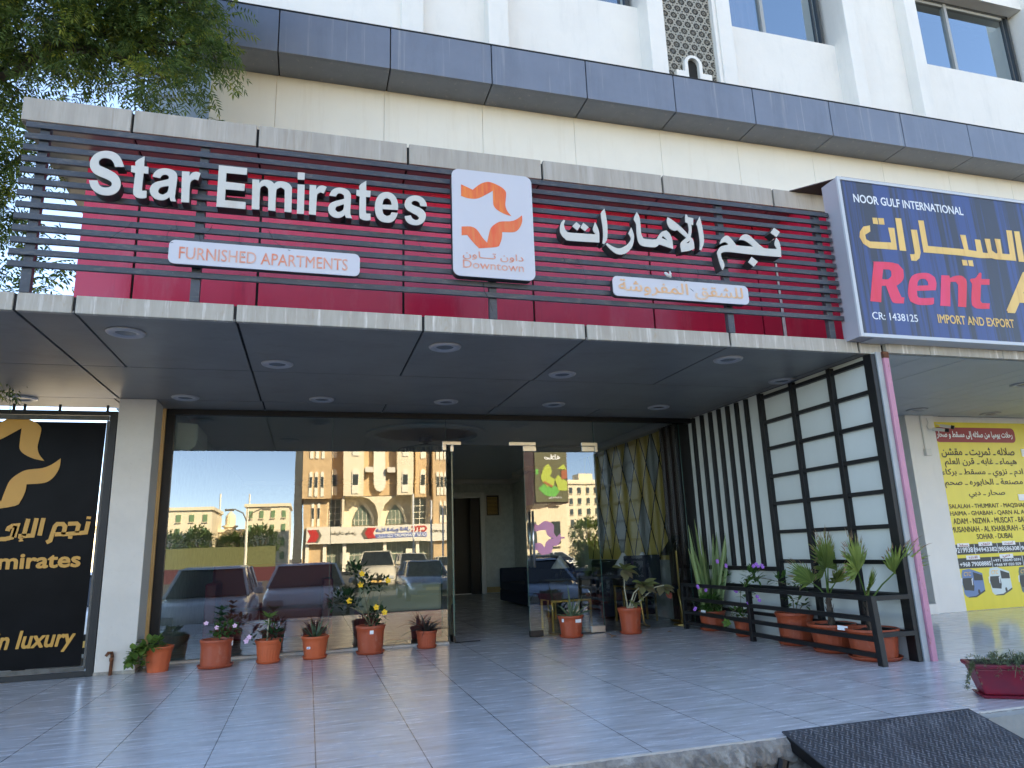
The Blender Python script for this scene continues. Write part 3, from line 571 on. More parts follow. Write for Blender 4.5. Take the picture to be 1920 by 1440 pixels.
# cream cladding under the band
c = MB(); xs = [-1.42]+[s-.03 for s in seams if s > -1.4]+[19.6]
for a, b in zip(xs[:-1], xs[1:]): c.box(a+.0025, b-.0025, 8.80, 8.86, 2.9, 7.47)
c.build('cladding_wall', MT['cream'], B)
c = MB(); c.box(-1.41, 19.6, 8.83, 8.9, 2.95, 7.5); c.build('cladding_core', MT['tan'], B)
c = MB(); c.box(-2.32, -1.425, 9.55, 9.7, 2.95, 12.5); c.box(-2.34, -2.30, 9.52, 9.72, 2.95, 12.5); c.box(-2.32, -1.43, 9.52, 9.56, 7.42, 7.47)
c.build('side_return', MT['pale_blue'], B)
# unseen rest of the block: sides, back and roof, sized to block the sun
c = MB(); c.box(-1.62, 40, 9.8, 9.95, 3.0, ZT); c.box(-1.75, -1.62, 9.85, 20, -.6, ZT); c.box(-1.75, -1.62, 9.0, 9.849, -.6, 2.95); c.box(-1.75, 40, 20, 20.2, -.6, ZT); c.box(-1.75, 40, 8.9, 20.2, ZT, ZT+.25); c.box(24, 40, 9.0, 9.8, -.6, ZT)
c.build('unseen_block_wall', MT['white_wall'], B)
# lobby shell behind the glass
c = MB(); c.box(-1.62, 4.36-.70, 18.5, 18.65, 0, 2.95); c.box(4.40, 5.6, 18.5, 18.65, 0, 2.95); c.box(3.66, 4.40, 18.5, 18.65, 2.50, 2.95)
c.box(5.30, 5.42, 9.05, 18.5, 0, 3.0); c.box(4.95, 5.30, 15.6, 16.6, 0, 2.95); c.box(-1.62, -1.60, 9.05, 18.5, 0, 3.0)
c.build('lobby_wall', MT['lobby_wall'], B)
c = MB(); c.box(-1.62, 5.42, 9.06, 18.6, 2.96, 3.05)
c.build('lobby_ceiling', MT['lobby_ceil'], B)
c = MB(); c.box(3.3, 3.66, 18.42, 18.5, 0, 2.62); c.box(4.38, 4.50, 18.42, 18.5, 0, 2.62); c.box(3.66, 4.38, 18.42, 18.5, 2.48, 2.62)
c.box(-1.6, 5.3, 18.30, 18.5, 2.84, 2.955); c.box(5.12, 5.30, 9.1, 18.3, 2.84, 2.955); c.box(4.80, 5.12, 15.45, 16.75, 2.84, 2.955)
c.build('lobby_trim', MT['trim_white'], B, bevel=.02)
c = MB(); c.box(3.66, 4.38, 18.9, 18.95, 0, 2.5); c.box(3.64, 3.66, 18.5, 18.9, 0, 2.5); c.box(4.38, 4.40, 18.5, 18.9, 0, 2.5); c.box(4.12, 4.36, 18.52, 18.56, 0, 2.45)
c.build('back_door', MT['wood_dark'], B)
c = MB(); c.box(4.52, 5.0, 18.47, 18.5, .02, .16); c.build('skirting', MT['tan'], B)
# round ceiling recess
c = MB(); c.lathe((1.75, 11.0, 2.945), [(.95, 0), (.95, -.03), (.82, -.05), (.80, 0)], 40); c.build('ceiling_rose', MT['lobby_ceil'], B, smooth=False)

# ================================================================== ENTRANCE CANOPY
CN = thing('entrance_canopy', 'deep flat canopy with stained pale fascia and charcoal panelled ceiling over the hotel entrance', 'canopy', (1.6, 5.45, 2.865))
fs = [-6.2, -4.95, -3.5, -2.05, -1.68, -.592, .852, 2.284, 3.725, 5.17, 5.452]
c = MB()
for a, b in zip(fs[:-1], fs[1:]): c.box(a+.011, b-.011, 5.45, 5.50, 2.862, 2.998)
c.build('fascia', MT['fascia'], CN, bevel=.006)
c = MB(); c.box(-6.2, 5.45, 5.47, 5.52, 2.868, 2.99); c.box(-6.2, 5.45, 5.505, 9.0, 2.885, 2.90); c.build('canopy_core', MT['seam'], CN)
c = MB()
rows = [(5.46, 7.0, [-6.2,-4.95,-3.5,-2.05,-1.67,-.578,.852,2.275,3.71,5.19,5.30]), (7.0, 8.43, [-6.2,-3.5,-2.05,-.575,2.25,5.19,5.30]), (8.43, 8.98, [-6.2,-3.5,-2.10,-.56,.86,2.23,3.66,5.30])]
for y0, y1, xx in rows:
    for a, b in zip(xx[:-1], xx[1:]):
        bold = lambda x: .011 if x in (-.578,-.575,-.56,-2.05,-2.10) else .009
        c.box(a+bold(a), b-bold(b), y0+.006, y1-.006, 2.866+rnd.uniform(-.001, .001), 2.884)
c.build('soffit', MT['soffit'], CN)
c = MB(); c.box(-6.2, 5.5, 5.50, 8.8, 2.955, 2.985); c.build('roof_deck', MT['conc_pale'], CN)
# upper slab over the sign
us = [-2.56, -1.67, -.586, .855, 2.29, 3.72, 5.17, 6.6, 8.2]
c = MB()
for a, b in zip(us[:-1], us[1:]): c.box(a+.012, b-.012, 6.40, 6.45, 4.935, 5.160)
c.box(-2.56, -2.52, 6.455, 8.79, 4.94, 5.155)
US = c.build('upper_fascia', MT['grey_acp'], CN, bevel=.006)
c = MB()
for a, b in zip(us[:-1], us[1:]): c.box(a+.012, b-.012, 6.42, 6.895 if a > -2.1 else 8.79, 4.930, 4.95)
c.build('upper_soffit', MT['soffit'], CN)
c = MB(); c.box(-2.53, 8.2, 6.44, 8.79, 4.952, 5.14); c.build('upper_slab', MT['seam'], CN)
# crimson wall behind the letters
c = MB(); ws = [-2.15, -1.665, -.56, .872, 2.295, 3.745, 5.20, 5.47]
for a, b in zip(ws[:-1], ws[1:]): c.box(a+.012, b-.012, 6.90, 6.94, 2.985, 4.93)
c.build('sign_wall', MT['red'], CN)
c = MB(); c.box(-2.14, 5.5, 6.93, 7.1, 2.985, 4.93); c.build('sign_wall_core', MT['seam'], CN)
c = MB(); c.prism([(5.56,2.985),(6.9,2.985),(6.9,4.93),(6.46,4.93),(5.56,4.40)], [], 5.49, 5.54, plane='yz'); c.build('sign_wall_return', MT['red'], CN)
c = MB(); c.tube([(5.475, 6.885, 2.99), (5.478, 6.88, 3.6), (5.474, 6.885, 4.3), (5.477, 6.885, 4.9)], [.016,.02,.011,.013], 6); c.build('sealant_bead', MT['sill'], CN)
# debris on the canopy edge
for (x, y, w_), lb in zip(((.62,5.50,.17),(4.20,5.52,.16),(4.60,5.55,.06),(4.80,5.5,.13)), ('pale flake of cladding below the sign, left of the emblem plaque', 'longest pale flake of cladding lying right of the last sign post', 'smallest chip of cladding on the canopy edge near the sealant bead', 'pale broken flake of cladding at the right end of the screen')):
    d = MB(); d.add([(x,y,3.0),(x+w_,y+.02,3.004),(x+w_*.8,y+.1,3.02+rnd.random()*.02),(x-.02,y+.1,3.012),(x,y,2.999),(x+w_,y+.02,2.999),(x+w_*.8,y+.1,3.012),(x-.02,y+.1,3.002)], [(0,1,2,3),(4,7,6,5),(0,4,5,1),(1,5,6,2),(2,6,7,3),(3,7,4,0)])
    tag(d.build('cladding_flake', MT['sill']), lb, 'debris', 'flakes of cladding on the canopy edge')

# ================================================================== SLATTED SIGN WITH LETTERS
SG = thing('shop_sign', 'black slatted screen carrying white Star Emirates letters in English and Arabic', 'sign', (1.5, 5.45, 3.0))
for i in range(13):
    z = 4.315-i*(4.315-3.205)/12
    s = MB(); s.box(-2.12, 5.02, 5.42, 5.445, z-.024, z+.022); s.build('slat', MT['slat'], SG, bevel=.003)
for x in (-2.00, -.885, 1.45, 3.755, 4.885):
    s = MB(); s.box(x-.033, x+.033, 5.447, 5.50, 2.998, 4.335); s.build('post', MT['slat'], SG, bevel=.003)
for key, nm in (('S','letter'),('t','letter'),('a','letter'),('r','letter'),('E','letter'),('m','letter'),('i','letter'),('r2','letter'),('a2','letter'),('t2','letter'),('e','letter'),('s','letter'),
                ('te','letter'),('al1','letter'),('ra','letter'),('ma','letter'),('la','letter'),('al2','letter'),('nj','letter')):
    L = [smooth_poly(p) for p in GL[key]]
    extra = {'i': ['idot'], 'te': ['ted1','ted2'], 'nj': ['nd1','nd2']}.get(key, [])
    s = MB(); s.prism(L[0], L[1:], 5.310, 5.319)
    for e in extra: s.prism(smooth_poly(GL[e][0]), [], 5.3103, 5.3193)
    LO = s.build(nm, MT['letter'], SG)
    s = MB(); s.prism(grow(L[0], -.0015), [grow(q, .0015) for q in L[1:]], 5.3195, 5.416)
    for e in extra: s.prism(grow(smooth_poly(GL[e][0]), -.0015), [], 5.3197, 5.416)
    s.build('letter_return', MT['letter_side'], LO)
# emblem plaque
def plaque(x0, x1, z0, z1, r, y0, y1):
    s = MB(); s.prism(rrect(x0, x1, z0, z1, r), [], y0, y0+.012); P = s.build('plaque', MT['plaque'], SG)
    s = MB(); s.prism(rrect(x0+.004, x1-.004, z0+.004, z1-.004, r), [], y0+.0125, y1); s.build('plaque_return', MT['letter_side'], P)
    return P
P = plaque(1.083, 1.797, 3.318, 4.296, .062, 5.325, 5.417)
s = MB(); emblem(s, 1.159, 3.575, .628, 5.3225, .002, part='L1'); s.build('emblem', MT['orange'], P)
s = MB(); emblem(s, 1.159, 3.575, .628, 5.3225, .002, part='L2'); s.build('emblem', MT['orange_red'], P)
s = MB(); text(s, 'Downtown', 1.166, 1.694, 3.390, 3.462, 5.3225, .002, bold=.006)
s.build('lettering', MT['peach'], P); s = MB(); text(s, arabic('داون تـــاون'), 1.166, 1.694, 3.468, 3.545, 5.3225, .002, bold=.010); s.build('lettering', MT['peach'], P)
P = plaque(-1.068, .328, 3.256, 3.444, .045, 5.345, 5.417)
s = MB(); text(s, 'FURNISHED APARTMENTS', -.995, .233, 3.296, 3.392, 5.3425, .002, bold=.006); s.build('lettering', MT['peach'], P)
P = plaque(2.522, 3.900, 3.246, 3.432, .045, 5.345, 5.417)
s = MB(); text(s, arabic('للشقق المفروشة'), 2.575, 3.837, 3.262, 3.406, 5.3425, .002, bold=.016); s.build('lettering', MT['peach2'], P)
# stray wires below the letters
s = MB()
for i in range(18):
    x = rnd.choice([rnd.uniform(-1.35,1.0), rnd.uniform(1.95,3.6)]); z = 3.55+rnd.uniform(-.03,.10)
    pts = [(x, 5.41, z)]; q = Vector((x, 5.405, z)); dv = Vector((rnd.uniform(-.04,.04), -.01, -.05))
    for k in range(5):
        q = q+dv; dv = dv+Vector((rnd.uniform(-.025,.025), rnd.uniform(-.006,.006), rnd.uniform(-.01,.028))); pts.append(tuple(q))
    s.tube(pts, 0.0017, 4, cap=False); s.build('stray_wire', MT['ink_dark'], SG); s = MB()
s.tube([(1.43,5.40,3.05),(1.40,5.39,3.15),(1.36,5.39,3.22),(1.355,5.40,3.30)], .003, 4)
s.build('stray_wire', MT['ink_dark'], SG)
s = MB(); s.tube([(3.02,5.30,3.48),(3.035,5.28,3.45),(3.06,5.28,3.44),(3.075,5.30,3.47),(3.078,5.31,3.50)], [.012,.014,.014,.012,.008], 6); s.build('lamp_clip', MT['lightgrey'], SG)

# ================================================================== DOWNLIGHTS
def downlight(x, y, z=2.865):
    t = thing('downlight', 'x', 'ceiling light', (x, y, z), 'round recessed downlights in the charcoal ceiling')
    r = MB(); r.lathe((x, y, z), [(.075,-.004),(.088,-.016),(.118,-.020),(.138,-.012),(.145,-.001)], 32); r.build('rim', MT['ring'], t, smooth=True)
    r = MB(); r.lathe((x, y, z), [(.0,-.006),(.04,-.006),(.078,-.005)], 24); r.build('lens', MT['lens'], t); return t
d0 = downlight(-1.43, 5.88)
DL = [(-.33,6.68),(1.11,5.88),(2.5,6.68),(3.96,5.87),(5.13,6.62),(-3.0,8.50),(-1.36,8.28),(.10,8.21),(1.55,8.18),(2.93,8.19),(4.40,8.20)]
d0['label'] = 'largest looking recessed downlight, left front of the charcoal ceiling under FURNISHED APARTMENTS'
labs = ['recessed downlight behind the front left one, second row of the charcoal ceiling', 'recessed downlight in the front row below the Downtown plaque',
        'recessed downlight of the second row, above the right glass door', 'recessed downlight of the front row near the right end of the canopy', 'recessed downlight half hidden against the black grid wall',
        'recessed downlight above the black banner at far left', 'recessed downlight of the back row beside the cream pillar', 'recessed downlight of the back row, second from the pillar',
        'recessed downlight of the back row just left of the open doorway', 'recessed downlight of the back row above the right door bracket', 'recessed downlight of the back row nearest the striped wall']
for (x, y), lb in zip(DL, labs): copy_thing(d0, (x, y, 2.865), None, lb)
# ================================================================== SHOPFRONT GLAZING AND DOORS
GY = 8.975
GZ = thing('shopfront_glazing', 'wide frameless reflective glass front of the hotel with black head and left jamb', 'shopfront', (1.7, GY, 0))
c = MB(); c.box(-1.66, 5.30, 8.94, 9.01, 2.795, 2.862); c.box(-1.66, -1.565, 8.94, 9.01, 0, 2.795); c.box(5.10, 5.30, 9.03, 9.08, 0, 2.795); c.build('frame', MT['black'], GZ, bevel=.003)
for a, b, z0, z1 in ((-1.565,.252,.03,2.795),(.258,1.685,.03,2.795),(1.691,3.766,2.455,2.795),(3.772,5.10,.02,2.795)):
    c = MB(); c.quad((a,GY,z0),(b,GY,z0),(b,GY,z1),(a,GY,z1)); g = c.build('glass_panel', MT['glass_clear'] if a > 3.77 else MT['glass'], GZ)
    c = MB(); c.box(b+.0005, b+.0045, GY-.005, GY+.005, z0, z1); c.build('glass_edge', MT['glass_edge'], g)
c = MB()
xs = [-1.60+.2*i for i in range(17)]
for a, b in zip(xs[:-1], xs[1:]): c.box(a, b, 8.93+rnd.uniform(-.004,.004), 9.0, .001, .028+rnd.uniform(-.004,.004))
c.box(1.60, 1.69, 8.935, 9.0, .001, .024); c.build('sealant_sill', MT['sill'], GZ)
for a, b in ((3.80,3.92),(4.05,4.1),(4.16,4.42),(4.55,4.98)):
    c = MB(); c.add([(a,8.96,.003),(b,8.97,.004),(b-.03,8.90+rnd.uniform(-.02,.02),.003),(a+.02,8.91,.003)], [(0,1,2,3)])
    c.build('peeling_sealant', MT['sticker'], GZ)
# patch fittings on the transom corners
c = MB(); c.box(1.64, 1.885, 8.955, 8.995, 2.455, 2.50); c.box(1.64, 1.69, 8.954, 8.996, 2.385, 2.455); c.box(1.76,1.79,8.96,8.99,2.37,2.454)
c.box(2.545, 2.918, 8.955, 8.995, 2.452, 2.50); c.box(3.58, 3.815, 8.955, 8.995, 2.452, 2.50); c.box(3.77, 3.815, 8.954, 8.996, 2.37, 2.452)
c.build('patch_fitting', MT['steel'], GZ, bevel=.003)
D1 = thing('glass_door', 'closed right glass door with pink emblem sticker, steel patch fittings and long pull handle', 'door', (3.25, GY, 0))
c = MB(); c.quad((2.745,GY-.002,.02),(3.762,GY-.002,.02),(3.762,GY-.002,2.44),(2.745,GY-.002,2.44)); c.build('pane', MT['glass'], D1)
c = MB(); c.box(2.738, 2.744, GY-.008, GY+.004, .02, 2.44); c.box(3.763, 3.768, GY-.008, GY+.004, .02, 2.44); c.build('glass_edge', MT['glass_edge'], D1)
c = MB(); c.box(2.735, 2.92, GY-.022, GY+.018, 2.375, 2.446); c.box(3.585, 3.765, GY-.022, GY+.018, 2.375, 2.446); c.build('top_patch', MT['steel'], D1, bevel=.003)
c = MB(); c.box(2.735, 2.915, GY-.022, GY+.018, .012, .082); c.build('lock_patch', MT['black'], D1, bevel=.003)
c = MB(); c.box(3.575, 3.77, GY-.022, GY+.018, .012, .088); c.build('bottom_patch', MT['steel'], D1, bevel=.003)
c = MB()
for x, y in ((2.815, GY-.075), (2.815, GY+.07)):
    c.tube([(x,y,.86),(x,y,1.58)], .016, 12)
for z in (1.02, 1.42): c.tube([(2.815,GY-.075,z),(2.815,GY+.07,z)], .009, 8)
c.build('pull_handle', MT['steel'], D1, smooth=True)
c = MB(); emblem(c, 2.855, 1.03, .40, GY-.0045, .0015, fat=.045); c.box(3.12, 3.27, GY-.0046, GY-.003, 1.215, 1.238); c.build('emblem_sticker', MT['pink'], D1)
D2 = thing('glass_door', 'left glass door swung fully inwards, seen edge-on beside the dark doorway', 'door', (1.79, GY, 0))
c = MB(); c.quad((1.765,8.985,.02),(1.795,9.99,.02),(1.795,9.99,2.44),(1.765,8.985,2.44)); c.build('pane', MT['glass'], D2)
c = MB(); c.box(1.757, 1.773, 8.977, 8.985, .02, 2.44); c.box(1.787, 1.803, 9.99, 9.998, .02, 2.44); c.build('glass_edge', MT['glass_edge'], D2)
c = MB(); c.box(1.748, 1.785, 8.975, 9.16, 2.375, 2.446); c.build('top_patch', MT['steel'], D2)
c = MB(); c.box(1.748, 1.785, 8.975, 9.16, .012, .085); c.tube([(1.77,8.99,.005),(2.1,9.02,.005)], .006, 6); c.build('bottom_patch', MT['black'], D2)

# ================================================================== LEFT: PILLAR, TAN STRIP, BANNER, PIPE
PL = thing('square_pillar', 'cream plastered square pillar between the black banner and the glass front', 'pillar', (-1.85, 8.6, 0))
c = MB(); c.box(-2.045, -1.675, 8.42, 8.80, 0, 2.864); c.build('shaft', MT['pillar'], PL, bevel=.006)
c = MB(); c.box(-2.05, -1.67, 8.415, 8.805, .001, .035); c.build('base_mortar', MT['conc'], PL)
c = MB(); c.box(-1.76, -1.662, 8.93, 8.97, 0, 2.862); c.box(-1.674, -1.664, 8.915, 8.93, 0, 2.862); tag(c.build('door_jamb', [MT['tan']]), 'ochre painted wall strip between the cream pillar and the black window jamb', 'wall strip')
BN = thing('advertising_banner', 'black banner with gold emblem and lettering stretched in a black steel frame at left', 'banner', (-2.9, 8.45, 0))
c = MB(); c.box(-2.122, -2.052, 8.42, 8.48, 0, 2.72); c.box(-4.4, -2.122, 8.42, 8.48, 2.675, 2.72); c.box(-4.4, -2.122, 8.42, 8.48, .002, .055)
for x in (-2.16, -2.62, -2.95, -3.05): c.box(x-.012, x+.012, 8.44, 8.46, 2.72, 2.79)
c.build('frame', MT['black'], BN, bevel=.003)
c = MB(); c.box(-4.4, -2.135, 8.445, 8.475, 2.625, 2.670); c.box(-4.4, -2.14, 8.44, 8.47, .058, .10); c.box(-2.156, -2.135, 8.45, 8.475, .1, 2.62); c.build('inner_frame', mat('bare_galvanised_bar', (.12,.115,.10), .5, .2, var=.5, vs=8), BN)
c = MB()
nx, nz = 24, 24; vs = []
for j in range(nz+1):
    for i in range(nx+1):
        z = .105+(2.50)*j/nz; x = -4.4+(2.214+.020*j/nz)*i/nx; xr = x
        vs.append((xr, 8.487+.006*math.sin(x*3.1+z*1.3)*math.sin(z*2.2), z))
c.add(vs, [(j*(nx+1)+i, j*(nx+1)+i+1, (j+1)*(nx+1)+i+1, (j+1)*(nx+1)+i) for j in range(nz) for i in range(nx)])
SH = c.build('sheet', MT['banner'], BN, smooth=True)
c = MB(); emblem(c, -3.408, 1.675, .98, 8.474, .002); c.build('emblem', MT['gold'], SH)
c = MB()
text(c, 'Star Emirates', -3.62, -2.285, 1.082, 1.232, 8.474, .002, bold=.030)
text(c, 'in luxury', -2.98, -2.285, .255, .468, 8.474, .002, bold=.028, shear=.16)
c.build('lettering', MT['gold'], SH)
# square-cut Arabic lettering: strokes
def stroke(mb, pts, w_, y0, d, m=None):
    pts = [Vector(p) for p in pts]; L = []; Rr = []
    for i, p in enumerate(pts):
        a = (p-pts[i-1]).normalized() if i else (pts[1]-p).normalized(); b = (pts[i+1]-p).normalized() if i < len(pts)-1 else a
        n_ = Vector((-(a+b).y, (a+b).x)).normalized(); k = w_/2/max(.5, n_.dot(Vector((-a.y, a.x))))
        L.append(tuple(p+n_*k)); Rr.append(tuple(p-n_*k))
    mb.prism(L+Rr[::-1], [], y0, y0+d, m)
c = MB(); y0 = 8.474
X = lambda px: -2.995+(px)/1131*220*.00486   # banner crop to metres
Zb = lambda py: 1.66-(py)/1440*280*.00478
S = lambda pts, w_=.042: stroke(c, [(X(a), Zb(b)) for a, b in pts], w_, y0, .002)
S([(795,128),(780,250),(555,265)]); S([(795,72),(793,102)], .04); S([(595,150),(680,148),(700,170),(690,250)]); S([(632,285),(630,315)], .04)
S([(560,265),(570,180),(545,150),(490,150),(470,175),(452,265),(440,330),(405,350)]); S([(480,262),(560,262)])
S([(350,80),(332,272)]); S([(285,80),(265,270),(130,272)]); S([(205,85),(180,270)]); S([(180,290),(150,300),(170,320),(140,325)], .018)
S([(90,160),(70,285),(10,300),(-60,300)]); S([(20,215),(30,180),(60,160),(110,155),(90,285)])
S([(-90,110),(-110,300)]); S([(-150,170),(-170,330),(-220,350)]); S([(-250,110),(-265,300)]); S([(-300,190),(-310,300),(-450,300),(-440,200)]); S([(-370,150),(-330,150)], .04)
c.build('arabic_lettering', MT['gold'], SH)
c = MB(); c.tube([(-1.89,8.40,.0),(-1.885,8.40,.19),(-1.888,8.385,.215),(-1.915,8.37,.22),(-1.935,8.365,.19)], [.016,.016,.018,.017,.015], 10)
c.lathe((-1.888,8.395,.135), [(.02,0),(.021,.03),(.016,.035)], 10)
tag(c.build('water_pipe', MT['rust'], smooth=True), 'short rusty bent water pipe standing at the foot of the cream pillar', 'pipe')

# ================================================================== RIGHT PARTITION WITH GRID AND SLATS
PW = thing('partition_wall', 'pale grey side wall covered with a black steel grid and upright black slats', 'wall', (5.36, 7.2, 0))
c = MB(); c.box(5.300, 5.361, 5.385, 5.399, 0, 2.862); c.build('end_strip', mat('grey_end_strip', (.40,.42,.42), .45, var=.15, vs=5), PW)
c = MB(); c.box(5.30, 5.362, 5.40, 9.03, 0, 2.864); c.box(5.364, 5.41, 5.46, 9.03, 0, 2.862); c.build('panel', MT['panel'], PW, bevel=.004)
c = MB()
for y, w_ in ((5.45,.105),(6.01,.062),(6.635,.062),(7.235,.075)): c.box(5.245, 5.299, y-w_/2, y+w_/2, .0, 2.845)
for z in (2.79, 2.485, 2.165, 1.835, 1.515, 1.190, .860, .565): c.box(5.252, 5.2985, 5.503, 7.197, z-.020, z+.020)
c.box(5.252, 5.2985, 7.273, 8.97, .745, .795)
c.build('grid_frame', MT['black'], PW, bevel=.003)
for y in (8.84, 8.61, 8.39, 8.175, 7.965, 7.755, 7.545):
    c = MB(); c.box(5.255, 5.299, y-.026, y+.026, .797, 2.845); c.build('slat', MT['black'], PW, bevel=.003)
c = MB(); c.box(5.366, 5.425, 5.36, 5.40, 0, 2.86); PO = c.build('corner_post', MT['mauve'], PW, bevel=.004)
c = MB(); c.box(5.364, 5.427, 5.357, 5.402, 2.80, 2.863); c.build('rust_cap', MT['rust'], PO)
RL = thing('planter_railing', 'low black steel railing enclosing the row of pots along the grid wall', 'railing', (4.83, 7.0, 0))
c = MB()
for y, w_ in ((8.76,.05),(7.27,.055)): c.box(4.812, 4.862, y-w_/2, y+w_/2, 0, .58)
c.build('post', MT['black'], RL, bevel=.003)
c = MB(); c.add([(4.80,5.33,0),(4.855,5.33,0),(4.855,5.395,0),(4.80,5.395,0),(4.80,5.36,.585),(4.855,5.36,.585),(4.855,5.42,.585),(4.80,5.42,.585)], [(0,3,2,1),(4,5,6,7),(0,1,5,4),(1,2,6,5),(2,3,7,6),(3,0,4,7)])
c.build('post', MT['black'], RL, bevel=.003)
for z in (.562, .385, .215, .08):
    c = MB(); c.box(4.816, 4.858, 5.40, 7.24, z-.021, z+.021); c.box(4.816, 4.858, 7.30, 8.735, z-.021, z+.021); c.build('rail', MT['black'], RL, bevel=.002)
for z in (.562, .25):
    c = MB(); c.box(4.859, 5.243, 5.37, 5.41, z-.02, z+.02); c.box(5.205, 5.243, 5.43, 8.7, z-.018, z+.018); c.build('rail', MT['black'], RL, bevel=.002)

# ================================================================== PLANT TOOLS
def leaf(mb, p, d, up_, L, W, bend=.3, n=4, fold=.15, shape='ellip', m=None):
    """one leaf blade starting at p towards d; droops by bend; folded along its midrib"""
    p = Vector(p); d = Vector(d).normalized(); s = d.cross(Vector(up_))
    if s.length < 1e-3: s = d.cross(Vector((.3, 1, .2)))
    s.normalize(); nn = s.cross(d).normalized(); vs = []; fs = []
    q = p.copy(); st = L/n; cur = d.copy()
    for i in range(n+1):
        t = i/n
        if shape == 'ellip': w_ = math.sin(math.pi*min(.985, max(.03, t**.85)))
        elif shape == 'lance': w_ = (math.sin(math.pi*t**.6))**.8 if 0 < t < 1 else .02
        elif shape == 'blade': w_ = (1-t)**.6*(.55+.45*min(1, t*5)) if t < 1 else .01
        elif shape == 'sword': w_ = (.75+.25*math.sin(math.pi*t))*(1 if t < .7 else max(.02, (1-t)/.3)**.7)
        elif shape == 'fan': w_ = max(.03, t/.5 if t < .5 else 1-(t-.5)/.5*.96)
        else: w_ = 1-t*.9
        w_ = max(w_, .02)*W/2; f = nn*(w_*fold)
        vs += [q-s*w_+f, q, q+s*w_+f]
        cur = (cur+Vector((0, 0, -1))*bend/n).normalized(); q = q+cur*st
        nn = s.cross(cur).normalized()
    for i in range(n):
        a = i*3; fs += [(a, a+1, a+4, a+3), (a+1, a+2, a+5, a+4)]
    mb.add(vs, fs, m)
def rv(a=1): return Vector((rnd.uniform(-a, a), rnd.uniform(-a, a), rnd.uniform(-a, a)))
def flower(mb, c, d, r, n=5, m=None):
    d = Vector(d).normalized(); a = d.cross(Vector((.2, .1, 1))).normalized(); b = d.cross(a)
    for k in range(n):
        t = 2*math.pi*k/n; o = a*math.cos(t)+b*math.sin(t)
        leaf(mb, Vector(c)+o*r*.08, (o+d*.35), d, r, r*.85, .0, 3, -.1, 'ellip', m)
def flowers(parent, items, m):
    for c_, d_, r_ in items:
        b_ = MB(); flower(b_, c_, d_, r_); b_.build('flower', m, parent)
def whorl(mb, c, d, n, L, W, spread=.7, bend=.4, shape='ellip', m=None, jit=.2):
    d = Vector(d).normalized(); a = d.cross(Vector((.2, .1, 1))).normalized(); b = d.cross(a)
    for k in range(n):
        t = 2*math.pi*k/n+rnd.uniform(-jit, jit); o = a*math.cos(t)+b*math.sin(t)
        s = spread*rnd.uniform(.7, 1.2)
        leaf(mb, c, o*s+d*(1.05-s*.6), d, L*rnd.uniform(.75, 1.1), W*rnd.uniform(.8, 1.1), bend, 4, .2, shape, m)
def bush(mb, c, rx, ry, rz, n, L, W, m=None, bend=.35, shape='ellip'):
    for i in range(n):
        d = rv(); d.normalize(); r = rnd.random()**.4
        p = Vector(c)+Vector((d.x*rx, d.y*ry, d.z*rz))*r
        o = (Vector((d.x, d.y, max(-.2, d.z)+.35))+rv(.5)).normalized()
        leaf(mb, p, o, (0, 0, 1), L*rnd.uniform(.6, 1.15), W*rnd.uniform(.7, 1.1), bend, 3, .2, shape, m)
PG = 'terracotta coloured plant pots in front of the glass'
PG2 = 'terracotta coloured plant pots behind the railing'
def pot(x, y, label, rb, rt_, h, style='facet', saucer=True, mname='terra', group=PG, sx=1.0):
    t = thing('potted_plant', label, 'potted plant', (x, y, 0), group)
    n = 48 if style == 'rib' else (40 if style == 'facet' else 32)
    if style == 'rib': fac = lambda k, z: 1+(.018 if k % 2 else -.008) if .12*h < z < .72*h else 1
    elif style == 'facet': fac = lambda k, z: 1-.022*(1-abs(((k % 4)-2)/2.)) if .03*h < z < .80*h else 1
    else: fac = None
    z0 = .008 if saucer else 0
    rr = lambda q: rb+(rt_*.94-rb)*q
    prof = [(rb*.97, z0), (rb, z0+.01*h), (rr(.12), .12*h), (rr(.13), .13*h), (rr(.45), .45*h), (rr(.72), .72*h), (rr(.80), .80*h)]
    if style == 'rib': prof += [(rr(.82), .815*h), (rr(.82)*1.045, .82*h), (rr(.90)*1.05, .90*h)]
    prof += [(rt_*.975, .905*h), (rt_, .92*h), (rt_, .985*h), (rt_*.985, h), (rt_*.93, h), (rt_*.90, .90*h), (rt_*.88, .86*h)]
    c = MB(); c.lathe((x, y, 0), prof[:-1] if False else prof, n, fac=fac, sx=sx); P = c.build('pot', MT[mname], t, smooth=False)
    md = P.modifiers.new('bevel', 'BEVEL'); md.width = .002; md.segments = 1; md.limit_method = 'ANGLE'; md.angle_limit = R(40)
    if saucer:
        c = MB(); c.lathe((x, y, .001), [(rb*.9, 0), (rb*1.10, .004), (rb*1.20, .028), (rb*1.22, .034), (rb*1.17, .034), (rb*1.08, .012), (0, .010)], 36, sx=sx); c.build('saucer', MT[mname], t, smooth=True)
    c = MB()
    nn = 22; vs = [(x, y, h*.92)]
    for q in (.35, .7, 1):
        for k in range(nn): a = 2*math.pi*k/nn; vs.append((x+rt_*.90*q*math.cos(a)*sx, y+rt_*.90*q*math.sin(a), h*.89+rnd.uniform(-.008,.012)))
    fs = [(0, 1+k, 1+(k+1) % nn) for k in range(nn)]+[(1+r*nn+k, 1+(r+1)*nn+k, 1+(r+1)*nn+(k+1) % nn, 1+r*nn+(k+1) % nn) for r in range(2) for k in range(nn)]
    c.add(vs, fs); c.build('soil', MT['soil'], t, smooth=True)
    return t
